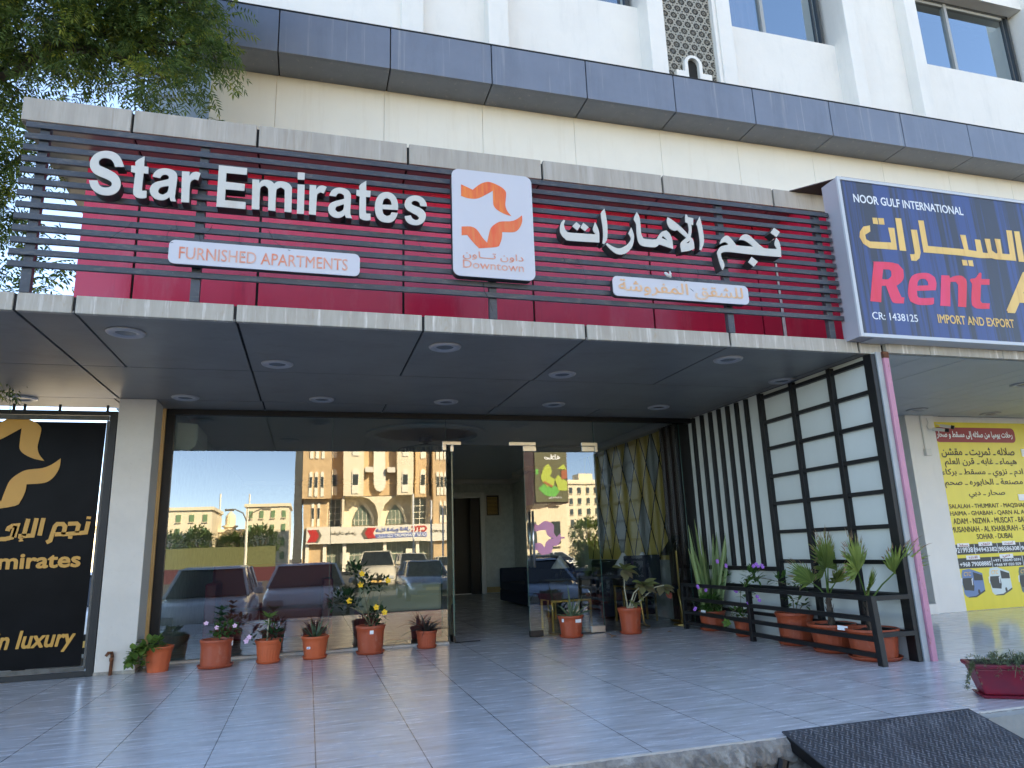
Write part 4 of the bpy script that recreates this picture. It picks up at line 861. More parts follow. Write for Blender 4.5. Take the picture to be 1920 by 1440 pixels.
def sticker(t, x, y, z, w_, h_, ang=0, m='sticker'):
    c = MB(); ca, sa = math.cos(ang), math.sin(ang)
    c.add([(x-w_/2*ca, y-w_/2*sa, z-h_/2), (x+w_/2*ca, y+w_/2*sa, z-h_/2), (x+w_/2*ca, y+w_/2*sa-.002, z+h_/2), (x-w_/2*ca, y-w_/2*sa-.002, z+h_/2)], [(0,1,2,3)])
    c.build('label_sticker', MT[m], t)

# 1 trailing plant beside the pillar
t = pot(-1.46, 8.44, 'orange pot with light green trailing leaves beside the cream pillar', .10, .142, .25, 'facet', False, 'terra2')
c = MB()
bush(c, (-1.52, 8.40, .27), .14, .10, .05, 70, .075, .065, bend=.6); bush(c, (-1.63, 8.30, .16), .09, .06, .10, 40, .075, .065, bend=.6)
for k in range(6):
    q = Vector((-1.52+rnd.uniform(-.06,.06), 8.32, .25)); dv = Vector((rnd.uniform(-.7,-.15), rnd.uniform(-.3,-.1), .15)).normalized()*.05
    for i in range(6):
        q = q+dv*.72; dv = dv+Vector((.004,0,-.017)); q.z = max(q.z, .02)
        for e in range(3): leaf(c, q, rv()+Vector((0,-.3,-.2)), (0,0,1), rnd.uniform(.05,.085), rnd.uniform(.045,.07), .4)
c.build('foliage', MT['leaf_light'], t)
# 2 periwinkle and dark sprig
t = pot(-.905, 8.42, 'broad brick red pot on a saucer with pink periwinkle and a dark leafy sprig', .150, .165, .285, 'facet')
c = MB(); bush(c, (-.86, 8.40, .36), .12, .09, .09, 75, .07, .035); bush(c, (-.74,8.40,.37), .06,.06,.06, 30, .065,.035); c.build('foliage', MT['leaf'], t)
c = MB(); c.tube([(-.87,8.42,.26),(-.885,8.41,.42),(-.87,8.41,.56)], [.006,.005,.004], 6)
for k in range(3): whorl(c, (-.876+.004*k, 8.41, .46+.055*k), (.1,-.2,1), 6, .105, .045, .8, .5)
c.build('dark_sprig', MT['leaf_dark'], t)
flowers(t, [(p, (rnd.uniform(-.2,.2),-1,.5), .026) for p in ((-1.01,8.36,.45),(-.90,8.31,.405),(-.725,8.34,.41))], MT['fl_pink'])
sticker(t, -.745, 8.395, .235, .02, .05, R(50))
# 3 pale stemmed plant
t = pot(-.38, 8.46, 'ribbed orange pot with one pale upright stem and a pink flower at its left', .105, .145, .243, 'rib', True, 'terra2')
c = MB(); c.tube([(-.40,8.46,.2),(-.395,8.45,.35),(-.39,8.45,.47)], [.010,.008,.006], 8); c.build('stem', MT['stem_pale'], t, smooth=True)
c = MB(); whorl(c, (-.39,8.45,.46), (0,-.2,1), 7, .14, .05, .75, .5); whorl(c, (-.39,8.45,.40), (0,-.2,1), 5, .09, .04, .9, .7); c.build('crown_leaves', MT['leaf_light'], t)
c = MB(); bush(c, (-.33,8.43,.29), .12,.09,.06, 80, .085,.028, shape='lance'); bush(c, (-.56,8.40,.25), .05,.05,.04, 20, .07,.035); c.build('foliage', MT['leaf_dark'], t)
flowers(t, [((-.60,8.34,.25), (-.4,-1,.2), .032), ((-.575,8.35,.285), (-.2,-1,.3), .028)], MT['fl_pink'])
# 4 aloe
t = pot(.105, 8.53, 'octagonal orange pot of spiky grey green aloe with a small blue sticker', .112, .152, .243, 'facet', True, 'terra2')
c = MB()
for k in range(17):
    a = 2*math.pi*k/17+rnd.uniform(-.2,.2); s = rnd.uniform(.35,1.15)
    leaf(c, (.105+.02*math.cos(a), 8.53+.02*math.sin(a), .215), (math.cos(a)*s, math.sin(a)*s, 1), (math.cos(a),math.sin(a),0), rnd.uniform(.16,.27), .030, .25, 5, .5, 'blade')
c.build('foliage', MT['leaf_grey'], t)
sticker(t, .035, 8.395, .13, .04, .025, R(-18)); 
c = MB(); c.box(.022,.046,8.391,8.394,.126,.134); c.build('label_print', mat('blue_label_print',(.06,.08,.35),.5), t)
# 5 yellow flowering shrub
t = pot(.715, 8.60, 'large brick red pot of a leaning shrub with bright yellow flowers', .135, .170, .31, 'facet')
c = MB()
br = [[(.72,8.6,.28),(.62,8.58,.45),(.50,8.56,.60),(.42,8.55,.66)],[(.72,8.6,.28),(.66,8.56,.55),(.60,8.54,.80),(.56,8.53,.92)],[(.73,8.6,.28),(.78,8.58,.50),(.86,8.56,.78)],[(.72,8.6,.28),(.75,8.55,.38),(.80,8.5,.44)],[(.62,8.58,.45),(.42,8.55,.56),(.30,8.54,.58)],[(.66,8.56,.55),(.72,8.55,.72),(.70,8.54,.80)]]
for b in br: c.tube(b, [.006]*(len(b)-1)+[.003], 5)
c.build('stem', MT['stem'], t)
c = MB()
for cx, cz, rx, rz, n_ in ((.56,.90,.13,.09,60),(.66,.76,.10,.09,46),(.42,.63,.13,.08,60),(.30,.56,.07,.07,26),(.52,.55,.12,.06,44),(.80,.42,.12,.08,60),(.88,.80,.045,.04,12),(.80,.70,.05,.03,6),(.74,.34,.10,.05,30)):
    bush(c, (cx, 8.54, cz), rx, .09, rz, n_, .085, .036)
c.build('foliage', MT['leaf_dark'], t)
flowers(t, [((p[0], 8.46, p[1]), (rnd.uniform(-.2,.2),-1,.2), .036) for p in ((.60,.885),(.585,.765),(.465,.595),(.765,.51),(.895,.80),(.86,.45))], MT['fl_yellow'])
sticker(t, .715, 8.440, .245, .042, .04)
# 6 dark grassy plant
t = pot(1.38, 8.72, 'small ribbed pot of dark bronze arching grassy leaves near the open door', .098, .128, .20, 'rib')
c = MB()
for k in range(46):
    a = rnd.uniform(0, 2*math.pi); s = rnd.uniform(.3, 1.3)
    leaf(c, (1.38+.02*math.cos(a), 8.70+.02*math.sin(a), .18), (math.cos(a)*s, math.sin(a)*s*.6-.12, 1.0), (math.cos(a),math.sin(a),.3), rnd.uniform(.18,.36), .015, rnd.uniform(.8,2.2), 7, .3, 'blade')
for e in (1,-1): leaf(c, (1.40,8.66,.18), (1.0*e,-.25,.75), (e,0,.3), .62, .014, 2.0, 9, .3, 'blade')
c.build('foliage', MT['leaf_purple'], t)
# 7 lily leaves
t = pot(3.21, 8.74, 'brick red pot of grey green strap leaves before the closed glass door', .125, .165, .265, 'facet')
c = MB()
for (dx, dz, L) in ((-.15,1,.44),(-.55,.8,.26),(.25,.9,.22),(.6,.8,.30),(-.25,.9,.22),(.75,.55,.28),(-.8,.5,.22),(.05,1,.26),(.4,1,.30)):
    leaf(c, (3.21+dx*.04, 8.70, .24), (dx, -.25, dz), (dx,-1,.2), L, .036, .55 if abs(dx) > .5 else .15, 6, .35, 'blade')
c.build('foliage', MT['leaf_grey'], t)
sticker(t, 3.255, 8.588, .205, .085, .04, R(12)); sticker(t, 3.075, 8.655, .215, .03, .04, R(-55))
# 8 large leaved plant
t = pot(4.00, 8.68, 'brick red pot with bare stems and large olive leaves, right of the closed door', .118, .155, .32, 'facet')
c = MB()
for b in ([(3.98,8.68,.3),(3.94,8.66,.55),(3.94,8.64,.80)],[(3.98,8.68,.3),(4.05,8.62,.5),(4.18,8.58,.60)],[(4.0,8.68,.3),(4.04,8.6,.5),(4.12,8.56,.58)],[(4.02,8.68,.3),(4.15,8.6,.42),(4.32,8.55,.56)],[(3.97,8.68,.3),(3.95,8.64,.42)],[(4.02,8.68,.3),(4.09,8.62,.50)],[(4.32,8.55,.56),(4.42,8.52,.58),(4.50,8.5,.50)]): c.tube(b, [.008]*(len(b)-1)+[.005], 6)
c.build('stem', MT['stem_pale'], t)
c = MB()
def bl(p, dirs, L, W): 
    for d_ in dirs: leaf(c, p, d_, (0,-.4,1), L*rnd.uniform(.85,1.1), W*rnd.uniform(.85,1.1), .5, 5, .12)
bl((3.94,8.64,.80), [(-.4,-.5,.6),(.1,-.6,.5),(.9,-.4,-.1),(.8,-.3,.35),(-.2,-.8,-.7),(.4,-.9,-.5),(-.6,-.2,.3)], .19, .115)
bl((4.18,8.58,.60), [(-.9,-.4,.1),(-.5,-.6,-.4),(.2,-.8,-.4),(.8,-.5,.3),(.5,-.5,-.3),(.9,-.2,.7),(-.2,-.7,.4),(.3,-.9,.1),(-.7,-.2,.4)], .19, .11)
bl((4.40,8.52,.57), [(.4,-.6,-.1),(.9,-.4,.1),(-.5,-.6,-.3),(.3,-.8,-.5),(.7,-.4,-.6)], .175, .11)
bl((4.05,8.62,.38), [(-.6,-.5,.2),(.3,-.8,.2),(.6,-.4,-.1),(-.2,-.8,-.4),(-.8,-.2,.5)], .10, .06)
bl((4.12,8.60,.44), [(-.3,-.6,.3),(.5,-.5,.3),(.1,-.8,-.2)], .09, .055)
c.build('foliage', MT['leaf_croton'], t)
c = MB(); bl((4.47,8.5,.50), [(-.3,-.6,-.7),(.1,-.7,-.9),(.5,-.5,-.8),(0,-.9,-.4)], .10, .07); bl((4.30,8.54,.57),[(-.2,-.8,.3)],.03,.02); c.build('red_leaves', MT['leaf_red'], t)

# behind the railing: snake plant
t = pot(5.05, 8.45, 'wide pot of tall banded snake plant leaves before the black upright slats', .14, .175, .24, 'facet', group=PG2)
c = MB()
for k in range(34):
    a = rnd.uniform(0, 2*math.pi); r = rnd.uniform(.01,.13); s = rnd.uniform(.05,.30)
    leaf(c, (5.03+r*math.cos(a), 8.42+r*math.sin(a)*.7, .20), (math.cos(a)*s-.04, math.sin(a)*s-.03, 1), (math.cos(a+1.2),math.sin(a+1.2),0), rnd.uniform(.50,1.27), rnd.uniform(.045,.072), .06, 8, .35, 'sword')
c.build('snake_leaves', MT['leaf_snake'], t)
c = MB(); bush(c, (4.98,8.36,.34), .20,.12,.10, 190, .085,.042); bush(c, (5.20,8.30,.62), .10,.08,.10, 26, .06,.03); c.build('foliage', MT['leaf'], t)
flowers(t, [(Vector(p)+rv(.02), (-.3,-1,.3), .022) for p in ((4.74,8.35,.285),(4.87,8.25,.50),(4.78,8.28,.55),(5.17,8.22,.80),(5.05,8.2,.86)) for e in (0,1)], MT['fl_purple'])
# periwinkle vine
t = pot(5.03, 7.72, 'small ribbed pot of a climbing violet flowered periwinkle behind the middle railing post', .09, .128, .20, 'rib', group=PG2)
c = MB(); V1 = [(5.03,7.7,.18),(4.95,7.62,.36),(4.92,7.55,.52),(5.0,7.45,.70),(5.08,7.35,.78)]
c.tube(V1, .004, 5); c.tube([(4.95,7.62,.36),(4.86,7.65,.30),(4.80,7.7,.16)], .003, 5); c.tube([(5.0,7.45,.70),(5.1,7.2,.66),(5.15,6.9,.60)], .003, 5); c.build('stem', MT['stem'], t)
c = MB(); bush(c, (5.0,7.7,.26), .12,.1,.07, 60, .085,.042); bush(c, (5.02,7.42,.70), .10,.12,.09, 60, .085,.044); bush(c, (4.96,7.52,.52), .06,.06,.12, 26, .08,.04); bush(c, (5.12,7.05,.66), .06,.16,.06, 36, .08,.04); c.build('foliage', MT['leaf'], t)
c = MB(); whorl(c, (4.79,7.70,.17), (-.6,-.6,.1), 6, .07, .045, .9, .2); c.build('bright_sprig', MT['leaf_light'], t)
flowers(t, [(Vector(p)+rv(.022), (-.3,-1,.4), .023) for p in ((4.98,7.35,.80),(5.03,7.32,.83),(5.07,7.30,.80),(4.84,7.55,.52),(4.84,7.28,.40),(4.9,7.22,.46)) for e in (0,1)], MT['fl_purple'])
# shrub
t = pot(5.10, 6.85, 'deep brick red tub with a sparse leggy shrub behind the railing', .165, .205, .335, 'facet', group=PG2)
c = MB()
for b in ([(5.1,6.85,.3),(5.05,6.78,.45),(4.98,6.7,.50)],[(5.1,6.85,.3),(5.15,6.8,.5),(5.13,6.72,.64)],[(5.12,6.85,.3),(5.2,6.8,.42)]): c.tube(b, .005, 5)
c.build('stem', MT['stem'], t)
c = MB()
for p, n_ in (((4.98,6.7,.50),14),((5.13,6.72,.63),18),((5.2,6.78,.42),12),((5.05,6.75,.44),10)): bush(c, p, .07,.07,.04, n_, .08,.04)
c.build('foliage', MT['leaf'], t)
# fan palms
def fan(mb, mb2, stem, base, tip, L, W, seed=0, dry=.25):
    base = Vector(base); tip = Vector(tip); d = (tip-base).normalized()
    mid = base.lerp(tip, .55)+Vector((0, 0, .02)); stem.tube([base, mid, tip], [.009, .007, .006], 6)
    s = d.cross(Vector((.35, -1, .2))).normalized(); nrm = s.cross(d).normalized(); N = 38
    for k in range(N):
        a = R(-74+148*k/(N-1)); o = d*math.cos(a)+s*math.sin(a); l = L*(1-.25*abs(a))*rnd.uniform(.9, 1.08)
        leaf(mb, tip, o+nrm*.06*(1 if k % 2 else -1), nrm, l*rnd.uniform(.86,1.04), W*.8, .10+.35*rnd.random()**2, 7, .45, 'fan')
        if rnd.random() < dry*2: leaf(mb2, tip+o*l*.86, o, nrm, l*.26, W*.35, .5, 3, .1, 'taper', 1)
def palm(x, y, label, fans, h, rb, rt_, hp, trunk):
    t = pot(x, y, label, rb, rt_, hp, 'facet', True, 'terra', group=PG2)
    c = MB(); c.tube([(x, y, hp*.8), (x-.004, y, hp*.8+trunk*.5), (x, y, hp*.8+trunk)], [.032, .028, .022], 10)
    for k in range(26): 
        a = rnd.uniform(0, 6.28); z = hp*.85+trunk*rnd.random(); leaf(c, (x+.026*math.cos(a), y+.026*math.sin(a), z), (math.cos(a)*.4, math.sin(a)*.4, 1), (math.cos(a), math.sin(a), 0), .06, .03, 0, 2, .2, 'taper')
    c.build('trunk', MT['bark'], t)
    st, a = MB(), MB(); b = a
    for tip, L, W in fans: fan(a, b, st, (x, y, hp*.8+trunk*.95), tip, L, W)
    st.build('leaf_stalk', MT['leaf_light'], t); a.build('fan_leaves', [MT['leaf_palm'], MT['leaf_dry']], t)
palm(5.075, 6.25, 'left of two fan palms in broad saucered pots behind the railing', [((4.96,6.10,.79),.42,.050),((5.16,6.30,.80),.40,.048),((4.98,6.35,.66),.30,.04),((5.10,6.15,.66),.26,.04)], .5, .17, .235, .27, .30)
palm(5.06, 5.70, 'right fan palm with a long sideways frond at the open corner of the railing', [((4.93,5.62,.78),.40,.048),((5.24,5.52,.76),.40,.046),((5.01,5.60,.62),.24,.034)], .5, .19, .235, .275, .28)
c = MB(); c.add([(4.83,5.88,.255),(4.86,5.78,.25),(4.87,5.785,.29),(4.84,5.885,.295)], [(0,1,2,3)]); c.add([(4.84,8.37,.225),(4.85,8.27,.22),(4.86,8.275,.26),(4.85,8.375,.265)], [(0,1,2,3)])
tag(c.build('paper_tags', MT['sticker']), 'two white paper tags tucked between the railing and the pots', 'paper tag')
# fallen petals and leaves on the floor
c = MB()
for x, y, w_ in ((4.55,7.0,.03),(4.3,6.85,.02),(4.62,7.4,.02),(4.1,6.6,.015),(4.66,6.95,.02),(4.35,7.3,.012)):
    for k in range(3): leaf(c, (x,y,.004), (rnd.uniform(-1,1),rnd.uniform(-1,1),.2), (0,0,1), w_, w_*.7, .2, 2)
tag(c.build('fallen_petals', MT['sticker']), 'tiny white petals fallen on the tiles beside the railing', 'petals')
c = MB(); leaf(c, (4.42,8.52,.004), (1,.15,.12), (0,0,1), .11, .03, .1, 4, .6); leaf(c, (3.62,8.45,.004), (.8,.1,.2), (0,0,1), .09, .06, .3, 4, .5); leaf(c, (3.64,8.47,.02), (-.5,.1,.3), (0,0,1), .06, .05, .3, 4, .5)
tag(c.build('fallen_leaves', MT['leaf_dry']), 'curled brown dead leaves on the tiles in front of the right glass', 'leaves')

# ================================================================== RAMP PLATE AND RED PLANTER
RP = thing('ramp_plate', 'dark steel tread plate ramp leading up to the tiled terrace', 'ramp', (3.36, 3.79, 0))
sl_ = -.288
Zr = lambda y: .012+(y-3.80)*-sl_
c = MB(); y0, y1 = 3.83, 1.75
c.add([(2.67,y0,Zr(y0)),(4.05,y0,Zr(y0)),(4.05,y1,Zr(y1)),(2.67,y1,Zr(y1)),(2.67,y0,Zr(y0)-.008),(4.05,y0,Zr(y0)-.008),(4.05,y1,Zr(y1)-.008),(2.67,y1,Zr(y1)-.008)], [(0,1,2,3),(4,7,6,5),(0,4,5,1),(1,5,6,2),(2,6,7,3),(3,7,4,0)])
c.build('plate', MT['plate'], RP)
c = MB(); pt = .036; j = 0; y = 3.81
while y > 2.6:
    i = 0; x = 2.695+(.0 if j % 2 else pt/2)
    while x < 4.03:
        a = R(45) if (i+j) % 2 else R(-45); l, w_ = .0135, .0052
        z = Zr(y); ca, sa = math.cos(a), math.sin(a)
        P = lambda u, v, h: (x+u*ca-v*sa, y+(u*sa+v*ca), z+(u*sa+v*ca)*-sl_+h)
        c.add([P(-l,0,0),P(-l*.4,-w_,0),P(l*.4,-w_,0),P(l,0,0),P(l*.4,w_,0),P(-l*.4,w_,0),P(-l*.6,0,.0032),P(l*.6,0,.0032)], [(0,1,6),(1,2,7,6),(2,3,7),(3,4,7),(4,5,6,7),(5,0,6)])
        x += pt; i += 1
    y -= pt/2*1.1; j += 1
c.build('tread_pattern', MT['tread'], RP)
c = MB()
for x in (2.69, 3.36, 4.03): c.add([(x-.02,3.79,Zr(3.79)-.01),(x+.02,3.79,Zr(3.79)-.01),(x+.02,1.8,Zr(1.8)-.01),(x-.02,1.8,Zr(1.8)-.01),(x-.02,3.79,Zr(3.79)-.07),(x+.02,3.79,Zr(3.79)-.07),(x+.02,1.8,Zr(1.8)-.04),(x-.02,1.8,Zr(1.8)-.04)], [(0,1,2,3),(4,7,6,5),(0,4,5,1),(1,5,6,2),(2,6,7,3),(3,7,4,0)])
c.tube([(2.60,3.74,-.10),(2.45,3.70,-.42),(2.40,3.69,-.62)], .03, 8)
c.build('ramp_support', MT['black'], RP)
t = thing('window_box', 'crimson plastic trough of dusty trailing succulents at the edge of the terrace, far right', 'planter', (4.72, 3.98, 0))
def trough(mb, x, y, z0, z1, L0, W0, L1, W1, ang, m=None):
    ca, sa = math.cos(ang), math.sin(ang); vs = []
    for z, l, w_ in ((z0, L0, W0), (z1, L1, W1)):
        for u, v in ((-l,-w_),(l,-w_),(l,w_),(-l,w_)): vs.append((x+u*ca-v*sa, y+u*sa+v*ca, z))
    mb.add(vs, [(0,3,2,1),(4,5,6,7),(0,1,5,4),(1,2,6,5),(2,3,7,6),(3,0,4,7)], m)
an = R(-33)
TX, TY = 4.70, 4.035
c = MB(); trough(c, TX, TY, .022, .190, .21, .09, .257, .12, an); trough(c, TX, TY, .191, .220, .272, .136, .277, .14, an); c.build('trough', MT['planter'], t, bevel=.008)
c = MB(); trough(c, TX, TY, .002, .020, .225, .11, .24, .122, an); c.build('tray', MT['planter'], t, bevel=.004)
c = MB(); trough(c, TX, TY, .205, .2225, .24, .108, .24, .108, an); c.build('soil', MT['soil'], t)
c = MB()
for k in range(70):
    u = rnd.uniform(-.25,.25); v = rnd.uniform(-.11,.11); ca, sa = math.cos(an), math.sin(an)
    q = Vector((TX+u*ca-v*sa, TY+u*sa+v*ca, .215)); dv = Vector((rnd.uniform(-1,1)-.25, rnd.uniform(-1,.3), rnd.uniform(.3,1.1))).normalized()*.024
    for i in range(rnd.randint(4,8)):
        q = q+dv; dv = dv+Vector((rnd.uniform(-.006,.006), rnd.uniform(-.006,.004), -.0055))
        for e in range(6): leaf(c, q, rv()+dv*16, (0,0,1), rnd.uniform(.016,.028), .0065, .1, 2, .4, 'lance')
for k in range(9):                                                     # stems hanging over the rim
    u = rnd.choice([-.27,-.26,rnd.uniform(-.2,.25)]); v = -.135; ca, sa = math.cos(an), math.sin(an)
    q = Vector((TX+u*ca-v*sa, TY+u*sa+v*ca, .222)); dv = Vector((-.012,-.008,.004))
    for i in range(9 if u < -.2 else 7):
        q = q+dv; dv = dv+Vector((rnd.uniform(-.002,.001),.001,-.0045))
        if u < -.2 or i < 3:
            for e in range(6): leaf(c, q, rv(), (0,0,1), rnd.uniform(.016,.028), .0065, .1, 2, .4, 'lance')
        else: c.tube([q-dv, q], .002, 4)
c.build('foliage', MT['leaf_succ'], t)

# ================================================================== LOBBY FURNITURE
def legs_table(name, label, x0, x1, y0, y1, ztop, h, cat='side table'):
    t = thing(name, label, cat, ((x0+x1)/2, (y0+y1)/2, 0))
    c = MB(); c.box(x0, x1, y0, y1, ztop-h, ztop); c.build('box_top', MT['wood_dark'], t, bevel=.004)
    zt = ztop-h-.002; r = .013
    for x in (x0+.02, x1-.02):
        for y in (y0+.02, y1-.02):
            c = MB(); c.box(x-r, x+r, y-r, y+r, 0, zt); c.build('leg', MT['gold_metal'], t)
    c = MB(); c.box(x0+.034, x1-.034, y0+.008, y0+.032, zt-.026, zt); c.box(x0+.034, x1-.034, y1-.032, y1-.008, zt-.026, zt); c.build('apron', MT['gold_metal'], t)
    return t
legs_table('side_table', 'black box topped side table on gold legs just behind the closed glass door', 3.20, 3.80, 9.45, 9.95, .66, .26)
legs_table('side_table', 'small dark side table on gold legs against the lobby back wall', 4.75, 5.15, 17.6, 18.0, .62, .14)
def lounge(name, label, x0, x1, y0, y1, back, m1, m2, hs=.42, hb=.82, arm=.14, cat='sofa'):
    t = thing(name, label, cat, ((x0+x1)/2, (y0+y1)/2, 0))
    c = MB(); c.box(x0, x1, y0, y1, .05, hs*.62); c.build('base', m2, t, bevel=.02)
    c = MB(); d = .18
    if back == 'y0': c.box(x0, x1, y0, y0+d, hs*.62+.002, hb)
    elif back == 'x1': c.box(x1-d, x1, y0, y1, hs*.62+.002, hb)
    elif back == 'y1': c.box(x0, x1, y1-d, y1, hs*.62+.002, hb)
    c.build('backrest', m1, t, bevel=.04)
    c = MB()
    if back == 'x1':
        c.box(x0, x1-d-.004, y0+arm+.004, y1-arm-.004, hs*.62+.002, hs)
    else:
        ya, yb = (y0+d+.004, y1) if back == 'y0' else (y0, y1-d-.004)
        c.box(x0+arm+.004, x1-arm-.004, ya, yb, hs*.62+.002, hs)
    c.build('seat', m1, t, bevel=.035)
    for s in (0, 1):
        c = MB()
        if back == 'x1': ya = y0 if s == 0 else y1-arm; c.box(x0, x1-d-.004, ya, ya+arm, hs*.62+.002, hb*.78)
        else:
            xa = x0 if s == 0 else x1-arm; ya, yb = (y0+d+.004, y1) if back == 'y0' else (y0, y1-d-.004); c.box(xa, xa+arm, ya, yb, hs*.62+.002, hb*.78)
        c.build('armrest', m1, t, bevel=.03)
    return t
lounge('sofa', 'long navy velvet sofa under the diamond patterned lobby wall', 4.25, 5.18, 10.3, 12.4, 'x1', MT['navy'], MT['navy'], .44, .86)
lounge('sofa', 'dark navy sofa deep in the lobby near the back wall', 4.0, 5.0, 13.2, 15.2, 'x1', MT['navy'], MT['navy'], .44, .92)
lounge('sofa', 'beige leather sofa with maroon base behind the middle of the left glass', .62, 1.66, 9.25, 10.05, 'y0', MT['beige'], MT['maroon'], .62, .72, .1)
lounge('sofa', 'maroon leather sofa behind the left end of the glass', -1.3, .35, 10.4, 11.3, 'y1', MT['maroon'], MT['maroon'], .42, 1.02)
t = thing('lounge_chair', 'dark cushioned chair on bent gold tube legs behind the far right glass', 'chair', (4.75, 9.45, 0))
c = MB(); c.box(4.45, 5.02, 9.2, 9.7, .44, .52); c.build('seat', MT['navy'], t, bevel=.02)
for x in (4.40, 5.0):
    c = MB(); c.tube([(x,9.75,.50),(x,9.24,.50),(x,9.20,.46),(x+.02,9.16,.08),(x+.05,9.17,.035),(x+.12,9.2,.02),(x+.12,9.7,.02)], .017, 8); c.build('tube_leg', MT['gold_metal'], t, smooth=True)
c = MB(); c.box(4.45, 5.02, 9.70, 9.76, .525, .95); c.build('backrest', MT['navy'], t, bevel=.02)
def table_lamp(x, y, z, label):
    t = thing('table_lamp', label, 'lamp', (x, y, z))
    c = MB(); c.lathe((x, y, z), [(.06,0),(.06,.015),(.018,.03),(.028,.09),(.014,.15),(.01,.21)], 16); c.build('lamp_base', MT['black'], t, smooth=True)
    c = MB(); c.lathe((x, y, z+.17), [(.155,0),(.10,.08),(.055,.14),(.018,.20)], 24); c.build('lamp_shade', MT['lampshade'], t, smooth=True)
lt = legs_table('console_table', 'low black console table carrying white shaded lamps behind the right glass', 4.45, 5.0, 9.85, 10.20, .62, .1, 'console table')
table_lamp(4.90, 10.03, .622, 'white cone shaded lamp at the right end of the console table')
table_lamp(4.58, 10.03, .622, 'white cone shaded lamp partly hidden by the big leaved plant')
table_lamp(3.98, 11.2, .60, 'dim lamp deep behind the edge of the closed glass door')
legs_table('side_table', 'black side table beneath the dim lamp beside the navy sofa', 3.78, 4.18, 11.0, 11.4, .598, .08)
DW = thing('wall_panel', 'mustard and grey diamond patterned wall panel with black lines in the lobby', 'wall panel', (5.28, 11, .86))
c = MB(); yy0, yy1, zz0, zz1 = 9.75, 13.2, .86, 2.92
c.quad((5.295,yy0,zz0),(5.295,yy1,zz0),(5.295,yy1,zz1),(5.295,yy0,zz1)); c.build('panel', MT['dia_yellow'], DW)
c = MB(); k = MB(); dy, dz = .46, 1.03
for i in range(8):
    cy = yy0+dy*i
    for j in range(3):
        cz = zz0+dz*j+(0 if i % 2 else 0)
        q = [(cy-dy/2, cz+dz/2), (cy, cz), (cy+dy/2, cz+dz/2), (cy, cz+dz)]
        q = [(max(yy0, min(yy1, a)), min(zz1, b)) for a, b in q]
        if (i+j) % 2 == 0 and cy <= yy1: c.add([(5.291, a, b) for a, b in q], [(0,1,2,3)])
        for a, b in (((cy-dy/2, cz+dz/2), (cy, cz)), ((cy, cz), (cy+dy/2, cz+dz/2)), ((cy-dy/2, cz+dz/2), (cy, cz+dz)), ((cy, cz+dz), (cy+dy/2, cz+dz/2))):
            if yy0 <= min(a[0],b[0]) and max(a[0],b[0]) <= yy1 and max(a[1],b[1]) <= zz1+.1: k.tube([(5.286, *a), (5.286, *b)], .008, 4)
c.build('grey_diamonds', MT['dia_grey'], DW, fixn=False); k.build('black_lines', MT['black'], DW)
t = thing('lobby_curtain', 'dark brown pleated curtain at the right end of the lobby glass', 'curtain', (5.2, 9.4, 0))
c = MB(); vs = []; N = 70
for i in range(N+1):
    y = 9.06+.66*i/N; x = 5.20+.045*math.sin(i*.85); vs += [(x, y, .03), (x+.004*math.sin(i*.3), y, 2.94)]
c.add(vs, [(2*i, 2*i+2, 2*i+3, 2*i+1) for i in range(N)]); c.build('cloth', MT['brown_curtain'], t, smooth=True)
t = thing('menu_stand', 'black sloping menu stand on a gold post beside the striped wall, inside the glass', 'stand', (5.02, 9.25, 0))
c = MB(); c.tube([(5.03,9.22,0),(5.03,9.22,1.0)], .014, 8); c.lathe((5.03,9.22,0), [(.12,0),(.12,.015),(.02,.02)], 20); c.build('post', MT['gold_metal'], t)
c = MB(); c.add([(4.86,9.12,.98),(5.05,9.12,1.22),(5.05,9.34,1.22),(4.86,9.34,.98),(4.87,9.12,.94),(5.06,9.12,1.18),(5.06,9.34,1.18),(4.87,9.34,.94)], [(0,1,2,3),(4,7,6,5),(0,4,5,1),(1,5,6,2),(2,6,7,3),(3,7,4,0)]); c.build('board', MT['black'], t)
t = thing('framed_picture', 'gold and silver framed dark ornamental picture on the lobby back wall', 'picture', (4.72, 18.46, 1.95))
c = MB(); z0, z1, x0, x1 = 1.95, 2.58, 4.50, 4.95
for a in ((x0,x1,z0,z0+.05),(x0,x1,z1-.05,z1),(x0,x0+.05,z0+.05,z1-.05),(x1-.05,x1,z0+.05,z1-.05)): c.box(a[0],a[1],18.44,18.49,a[2],a[3])
c.build('frame', MT['steel'], t)
c = MB(); c.box(x0+.05, x1-.05, 18.47, 18.485, z0+.05, z1-.05, 0)
for i in range(9):
    for j in range(13): c.box(x0+.085+.031*i, x0+.105+.031*i, 18.465, 18.4695, z0+.08+.036*j, z0+.10+.036*j, 1)
c.build('ornament', [MT['wood_dark'], MT['gold_metal']], t)
t = thing('wall_air_conditioner', 'white split air conditioner high behind the left end of the glass', 'air conditioner', (-1.45, 9.5, 2.4))
c = MB(); c.prism([(-1.598,2.42),(-1.44,2.40),(-1.37,2.46),(-1.35,2.55),(-1.355,2.74),(-1.598,2.76)], [], 9.25, 10.15); c.build('housing', MT['trim_white'], t, bevel=.02)
c = MB(); c.box(-1.46, -1.375, 9.30, 10.10, 2.392, 2.398); c.build('louvre', MT['lightgrey'], t)
t = thing('ceiling_fan', 'dark ceiling fan hub with glass drum hanging in the lobby', 'ceiling lamp', (1.78, 11.2, 2.7))
c = MB(); c.lathe((1.78,11.2,2.70), [(.05,.24),(.10,.22),(.11,.14),(.03,.12)], 20); c.build('hub', MT['wood_dark'], t)
c = MB()
